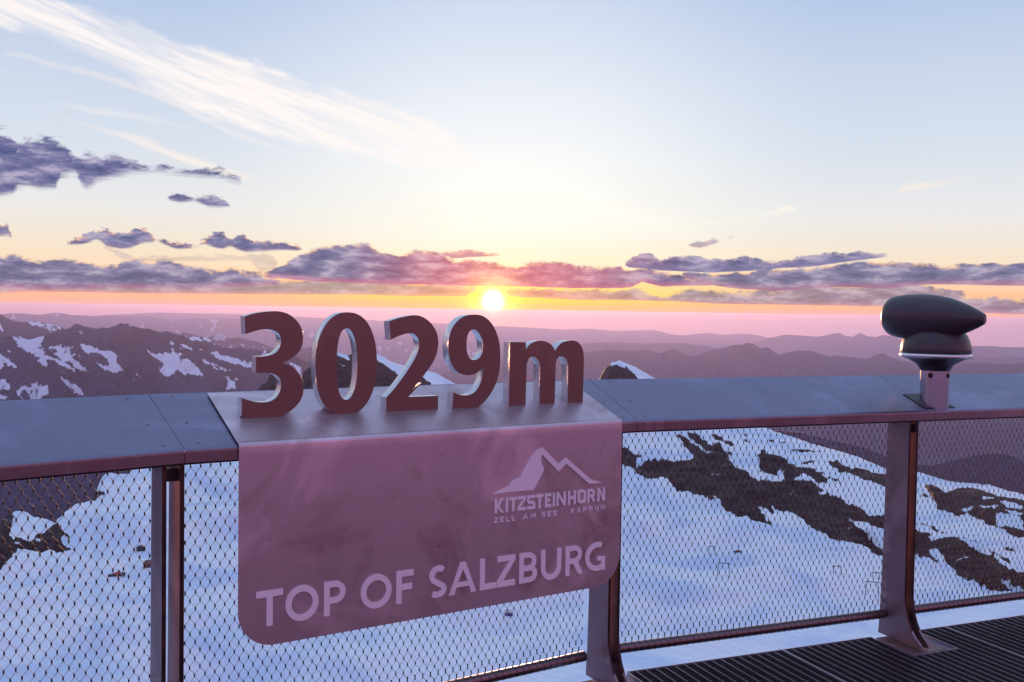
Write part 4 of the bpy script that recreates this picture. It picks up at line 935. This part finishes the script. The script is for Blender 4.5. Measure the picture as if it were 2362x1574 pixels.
SN += [px([(350, 220), (420, 245), (560, 330), (580, 430), (560, 430), (480, 340), (420, 290)], 580, 780, 4.902), px([(630, 210), (660, 215), (660, 250), (640, 240)], 580, 780, 4.902)]
m_near = range_mat('near_range', (.022, .025, .060), (.72, .78, .92), .8)
m_far = range_mat('far_range', (.030, .030, .060), (.5, .52, .6), .2)
ridge('mountain_range', main, 7500, 1900, 3000, m_near, -44, 3, .04, 280, .14, 3, SN, .9, .24, .6)
ridge('glacier_mountain', px([(-700, 120), (-200, 150), (0, 170), (60, 205), (130, 232), (200, 240), (300, 232), (400, 252), (500, 275), (570, 298), (700, 360), (1000, 500), (2353, 900)], *KL), 10500, 1500, 3000, m_near, -44, -8, .06, 60, .10, 5,
      [px([(200, 240), (300, 230), (400, 248), (500, 272), (575, 300), (500, 330), (440, 350), (400, 310), (330, 275)], *KL), px([(-20, 230), (40, 300), (70, 350), (30, 330), (-20, 300)], *KL)], 0, .03)
ridge('peaked_range', px([(1500, 440), (1600, 330), (1700, 350), (1800, 380), (1850, 368), (1900, 345), (1928, 325), (1960, 352), (2000, 382), (2040, 384), (2080, 368), (2130, 385), (2200, 402), (2260, 415), (2353, 452)], *KL)+[(640, 806), (690, 806), (720, 800), (760, 820), (900, 850), (1300, 900)], 15000, 1800, 3000, m_far, -22, 6, .05, 60, .10, 7, [px([(2050, 440), (2150, 430), (2300, 460), (2353, 480), (2200, 470)], *KL)], .6, .03)
ridge('long_range', [(-500, 730)]+px([(0, 172), (100, 166), (200, 165), (350, 176), (480, 160), (560, 165), (640, 180), (730, 180), (850, 190), (980, 180), (1060, 195), (1130, 190), (1240, 185), (1350, 195), (1450, 215), (1560, 226), (1690, 205), (1850, 215), (2090, 212), (2353, 240)], *KL)+[(700, 762), (860, 775), (1000, 785), (1200, 795), (1500, 820), (2600, 900)], 38000, 2000, 6000, m_far, -44, 20, .05, 30, .1, 11, None, .3, .06)
ridge('faint_range', [(-500, 745)]+px([(600, 200), (900, 180), (1200, 165), (1400, 156), (1600, 162), (1900, 165), (2200, 175)], *KL)+px([(0, 290), (250, 285), (400, 302), (600, 300), (750, 294), (900, 332), (1000, 340), (1200, 318), (1330, 337), (1500, 324), (1640, 342), (1750, 370), (2000, 390), (2353, 400)], 1300, 680, 3.62)+[(2200, 800), (2700, 810)], 52000, 1800, 6000, m_far, -44, 44, .05, 24, .08, 13, None, 0, .03)
ridge('pale_range', [(1200, 830)]+px([(1500, 420), (1640, 390), (1720, 360), (1850, 335), (1980, 341), (2100, 350), (2200, 342), (2290, 320), (2353, 342)], 1300, 680, 3.62)+px([(0, 640), (60, 622), (140, 608), (210, 640), (280, 647), (345, 608), (420, 645), (500, 650), (570, 630), (650, 645), (760, 682), (1000, 720), (1230, 742), (1430, 735), (1600, 736), (1750, 745), (1906, 748)], 1900, 620, 4.126)+[(2500, 808), (2900, 820)], 38000, 2000, 5000, m_far, -2, 44, .05, 30, .09, 15, None, 0, .06)
ridge('rounded_range', [(1000, 850), (1200, 806)]+px([(150, 412), (300, 399), (450, 400), (700, 410), (900, 404), (1000, 402), (1100, 420), (1200, 430), (1290, 452), (1400, 480), (1700, 540)], 1300, 680, 3.62)+[(2000, 850), (2200, 836)]+px([(1330, 862), (1440, 812), (1520, 850), (1600, 856), (1700, 830), (1800, 835), (1906, 852)], 1900, 620, 4.126)+[(2500, 830), (2900, 850)], 27000, 2000, 5000, m_far, -8, 44, .05, 36, .1, 17, None, 0, .03)
ridge('purple_range', [(900, 880), (1150, 838), (1280, 822)]+px([(150, 482), (230, 478), (300, 468), (360, 458), (450, 466), (600, 468), (700, 458), (800, 487), (860, 470), (930, 453), (1000, 490), (1070, 512), (1130, 500), (1220, 466), (1330, 448), (1430, 420), (1490, 418), (1530, 403), (1590, 415), (1640, 446), (1700, 438), (1760, 480), (1800, 502), (1880, 480), (1950, 464), (2060, 470), (2130, 492), (2230, 516), (2353, 510)], 1300, 680, 3.62)+px([(60, 836), (120, 820), (200, 840), (280, 846), (340, 851), (400, 862), (480, 830), (560, 803), (640, 840), (760, 882), (900, 900), (1100, 915), (1300, 900), (1500, 890), (1700, 905), (1906, 900)], 1900, 620, 4.126)+[(2500, 850), (2900, 870)], 17000, 2300, 5500, m_far, -10, 44, .05, 70, .14, 19, None, 0, .09)
ridge('dark_hill', [(1500, 1000), (1780, 993), (1850, 1000), (2000, 1035), (2080, 1068)]+px([(80, 402), (170, 408), (250, 392), (330, 368), (400, 355), (480, 335), (550, 322), (640, 310), (720, 310), (800, 318), (860, 335), (934, 372)], 2100, 960, 3.564)+[(2420, 1090), (2700, 1130)], 4200, 1500, 1500, m_near, 10, 44, .06, 50, .12, 23, None, 0, .04)
ridge('valley_flank', [(-700, 1010), (0, 1040), (300, 1075), (600, 1120), (1200, 1200)], 5200, 1400, 2200, m_near, -44, -4, .08, 50, .12, 29, None, 0, .05)
# valley floor sheet reaching the horizon ranges
m, t, b_, g = newmat('valley_ground'); P_ = Q(t, g.outputs['Object']); n_ = t.noise(P_, .0006, 6, .6)
t.L.new(t.ramp(n_, [(.35, (.018, .024, .026)), (.6, (.035, .040, .038))]).k, b_.inputs['Base Color']); b_.inputs['Roughness'].default_value = .9
ra = np.linspace(0, 1, 24)[:, None]**2*60000+200; an = np.radians(np.linspace(0, 360, 97))[None]
grid_obj('valley_floor', np.stack([ra*np.sin(an), ra*np.cos(an), -2350+(fbm(ra*np.sin(an)/4000, ra*np.cos(an)/4000, 99, 4)-.5)*200], -1), m)

# --- air: one closed box of even haze round the whole landscape
HZ = bpy.data.materials.new('haze_air'); HZ.use_nodes = True; ht = HZ.node_tree; ht.nodes.clear()
hv = ht.nodes.new('ShaderNodeVolumePrincipled'); ho = ht.nodes.new('ShaderNodeOutputMaterial'); ht.links.new(hv.outputs[0], ho.inputs['Volume'])
hv.inputs['Color'].default_value = (.74, .68, 1.0, 1); hv.inputs['Density'].default_value = 2.6e-5; hv.inputs['Anisotropy'].default_value = .52
b = MB(); X3, Y3, Z3 = np.eye(3); b.box((0, 0, 0), X3, Y3, Z3, (-62000, 62000), (-62000, 62000), (-2560, 2.6)); hz = b.build('haze', HZ); hz['kind'] = 'stuff'

# ================================================================== lift equipment and machines down on the glacier
UA, VA = topx(Pg); okm = np.isfinite(UA)
def ground(u, v):
    d = np.where(okm, (UA-u)**2+(VA-v)**2, 1e12); i = np.unravel_index(np.argmin(d), d.shape); return Pg[i]
M_pyl = plain('lift_steel', (.05, .05, .07), .6, .3); M_cabp = plain('machine_paint', (.30, .06, .05), .5); M_trk = plain('track_rubber', (.02, .02, .025), .7)
M_wood = plain('hut_boards', (.16, .09, .07), .8); M_roof = plain('hut_roof', (.55, .50, .52), .7); M_blue = plain('blue_panel', (.05, .09, .28), .6)
def vdir(P): d = np.array([P[0], P[1], 0.]); d /= np.linalg.norm(d); return d, np.array([d[1], -d[0], 0])
def pylon(u0, u1, vb, vt, label):
    """portal pylon of a surface lift: two legs, a cross beam and two hanging sheave frames"""
    Pc = ground((u0+u1)/2, vb); d, sd_ = vdir(Pc); rg_ = np.linalg.norm(Pc-CAM); k_ = rg_/FPX
    wd = (u1-u0)*k_/2; h = (vb-vt)*k_*1.03; root = empty('lift_pylon', tuple(Pc-np.array([0, 0, .3])), label, 'lift pylon', 'portal pylons of the ski lift on the snow slope')
    cap = .12
    for sg in (-1, 1):
        b = MB(); b.tube([sd_*wd*sg, sd_*wd*.82*sg+Zv*h], [cap*1.15, cap*.9], 6); b.build('leg', M_pyl, root)
        b = MB(); b.tube([sd_*wd*.6*sg+Zv*h-d*.9, sd_*wd*.6*sg+Zv*(h+.25), sd_*wd*.6*sg+Zv*h+d*.9], .10, 6); b.build('sheave_frame', M_pyl, root)
    b = MB(); b.tube([-sd_*wd*1.05+Zv*h, sd_*wd*1.05+Zv*(h+.05)], .13, 6); b.build('cross_beam', M_pyl, root)
pp = lambda x, y, k_=KA: (k_[0]+x/k_[2], k_[1]+y/k_[2])
for (x0, y0, x1, y1), lb in (((722, 1060, 772, 988), 'small dark lift portal on the snow, uppermost one left of the right post'), ((792, 1235, 885, 1125), 'dark two-legged lift portal just below and right of the snow groomer'),
                     ((1730, 1212, 1788, 1145), 'small pale lift portal under the tip of the dark rock band'), ((1998, 1385, 2092, 1280), 'wide dark lift portal nearest the left side of the right post'), ((2045, 1245, 2095, 1200), 'tiny lift portal right behind and above the wide one by the right post')):
    a_, b1 = pp(x0, y0), pp(x1, y1); pylon(a_[0], b1[0], a_[1], b1[1], lb)
def groomer(u, v, wpx, label, mat):
    Pc = ground(u, v); d, sd_ = vdir(Pc); k_ = np.linalg.norm(Pc-CAM)/FPX; W_ = wpx*k_; s_ = W_/8.
    root = empty('snow_groomer', tuple(Pc), label, 'snow groomer', 'tracked machines parked on the snow slope')
    for sg in (-1, 1):
        b = MB(); b.prism([(-2.2*s_, .25*s_), (-1.8*s_, 0), (1.8*s_, 0), (2.2*s_, .25*s_), (1.9*s_, .8*s_), (-1.9*s_, .8*s_)], d*(sg*1.1*s_), sd_, Zv, d, -.4*s_, .4*s_); b.build('track', M_trk, root)
    b = MB(); b.prism([(-1.9*s_, .8*s_), (1.9*s_, .8*s_), (1.9*s_, 1.3*s_), (.4*s_, 1.4*s_), (-1.9*s_, 1.3*s_)], np.zeros(3), sd_, Zv, d, -1.2*s_, 1.2*s_); b.build('chassis', mat, root)
    b = MB(); b.prism([(.2*s_, 1.4*s_), (1.7*s_, 1.3*s_), (1.4*s_, 2.4*s_), (.4*s_, 2.5*s_)], np.zeros(3), sd_, Zv, d, -1*s_, 1*s_); b.build('cab', mat, root)
    b = MB(); b.prism([(2.4*s_, .1*s_), (3.9*s_, .1*s_), (4.0*s_, .9*s_), (2.5*s_, 1.1*s_)], np.zeros(3), sd_, Zv, d, -1.5*s_, 1.5*s_); b.build('blade', M_trk, root)
    b = MB(); b.prism([(-4.0*s_, .1*s_), (-2.3*s_, .1*s_), (-2.3*s_, .7*s_), (-4.0*s_, .5*s_)], np.zeros(3), sd_, Zv, d, -1.4*s_, 1.4*s_); b.build('tiller', M_trk, root)
groomer(*pp(950, 1035), 19, 'small dark snow groomer on open snow below the pointed rock tip', M_cabp)
groomer(*pp(1455, 1452, KC), 34, 'dark snow groomer with reddish cab on the snow left of the left post', M_cabp)
def hut(u, v, wpx, label, mw, mr):
    Pc = ground(u, v); d, sd_ = vdir(Pc); k_ = np.linalg.norm(Pc-CAM)/FPX; W_ = wpx*k_; h = W_*.38
    root = empty('hut', tuple(Pc-np.array([0, 0, .4])), label, 'hut')
    b = MB(); b.box(np.zeros(3), sd_, d, Zv, (-W_/2, W_/2), (-W_*.35, W_*.35), (0, h+.4)); b.build('wall', mw, root)
    b = MB(); b.prism([(-W_*.56, h+.35), (W_*.56, h+.35), (W_*.2, h*1.9), (-W_*.25, h*1.95)], np.zeros(3), sd_, Zv, d, -W_*.4, W_*.4); b.build('roof', mr, root)
    b = MB(); b.box(np.zeros(3), sd_, d, Zv, (-W_*.12, W_*.1), (-W_*.36, -W_*.351), (.3, h)); b.build('door', M_trk, root)
hut(1174, 1416, 17, 'small hut with pale roof and blue wall on the snow under the sign', M_blue, M_roof)
hut(*pp(1850, 1345, KC), 20, 'brown domed hut on the snow beside the left post', M_wood, M_wood)
hut(*pp(1745, 1130, KC), 16, 'low dark shed on the snow above the brown hut', M_pyl, M_pyl)
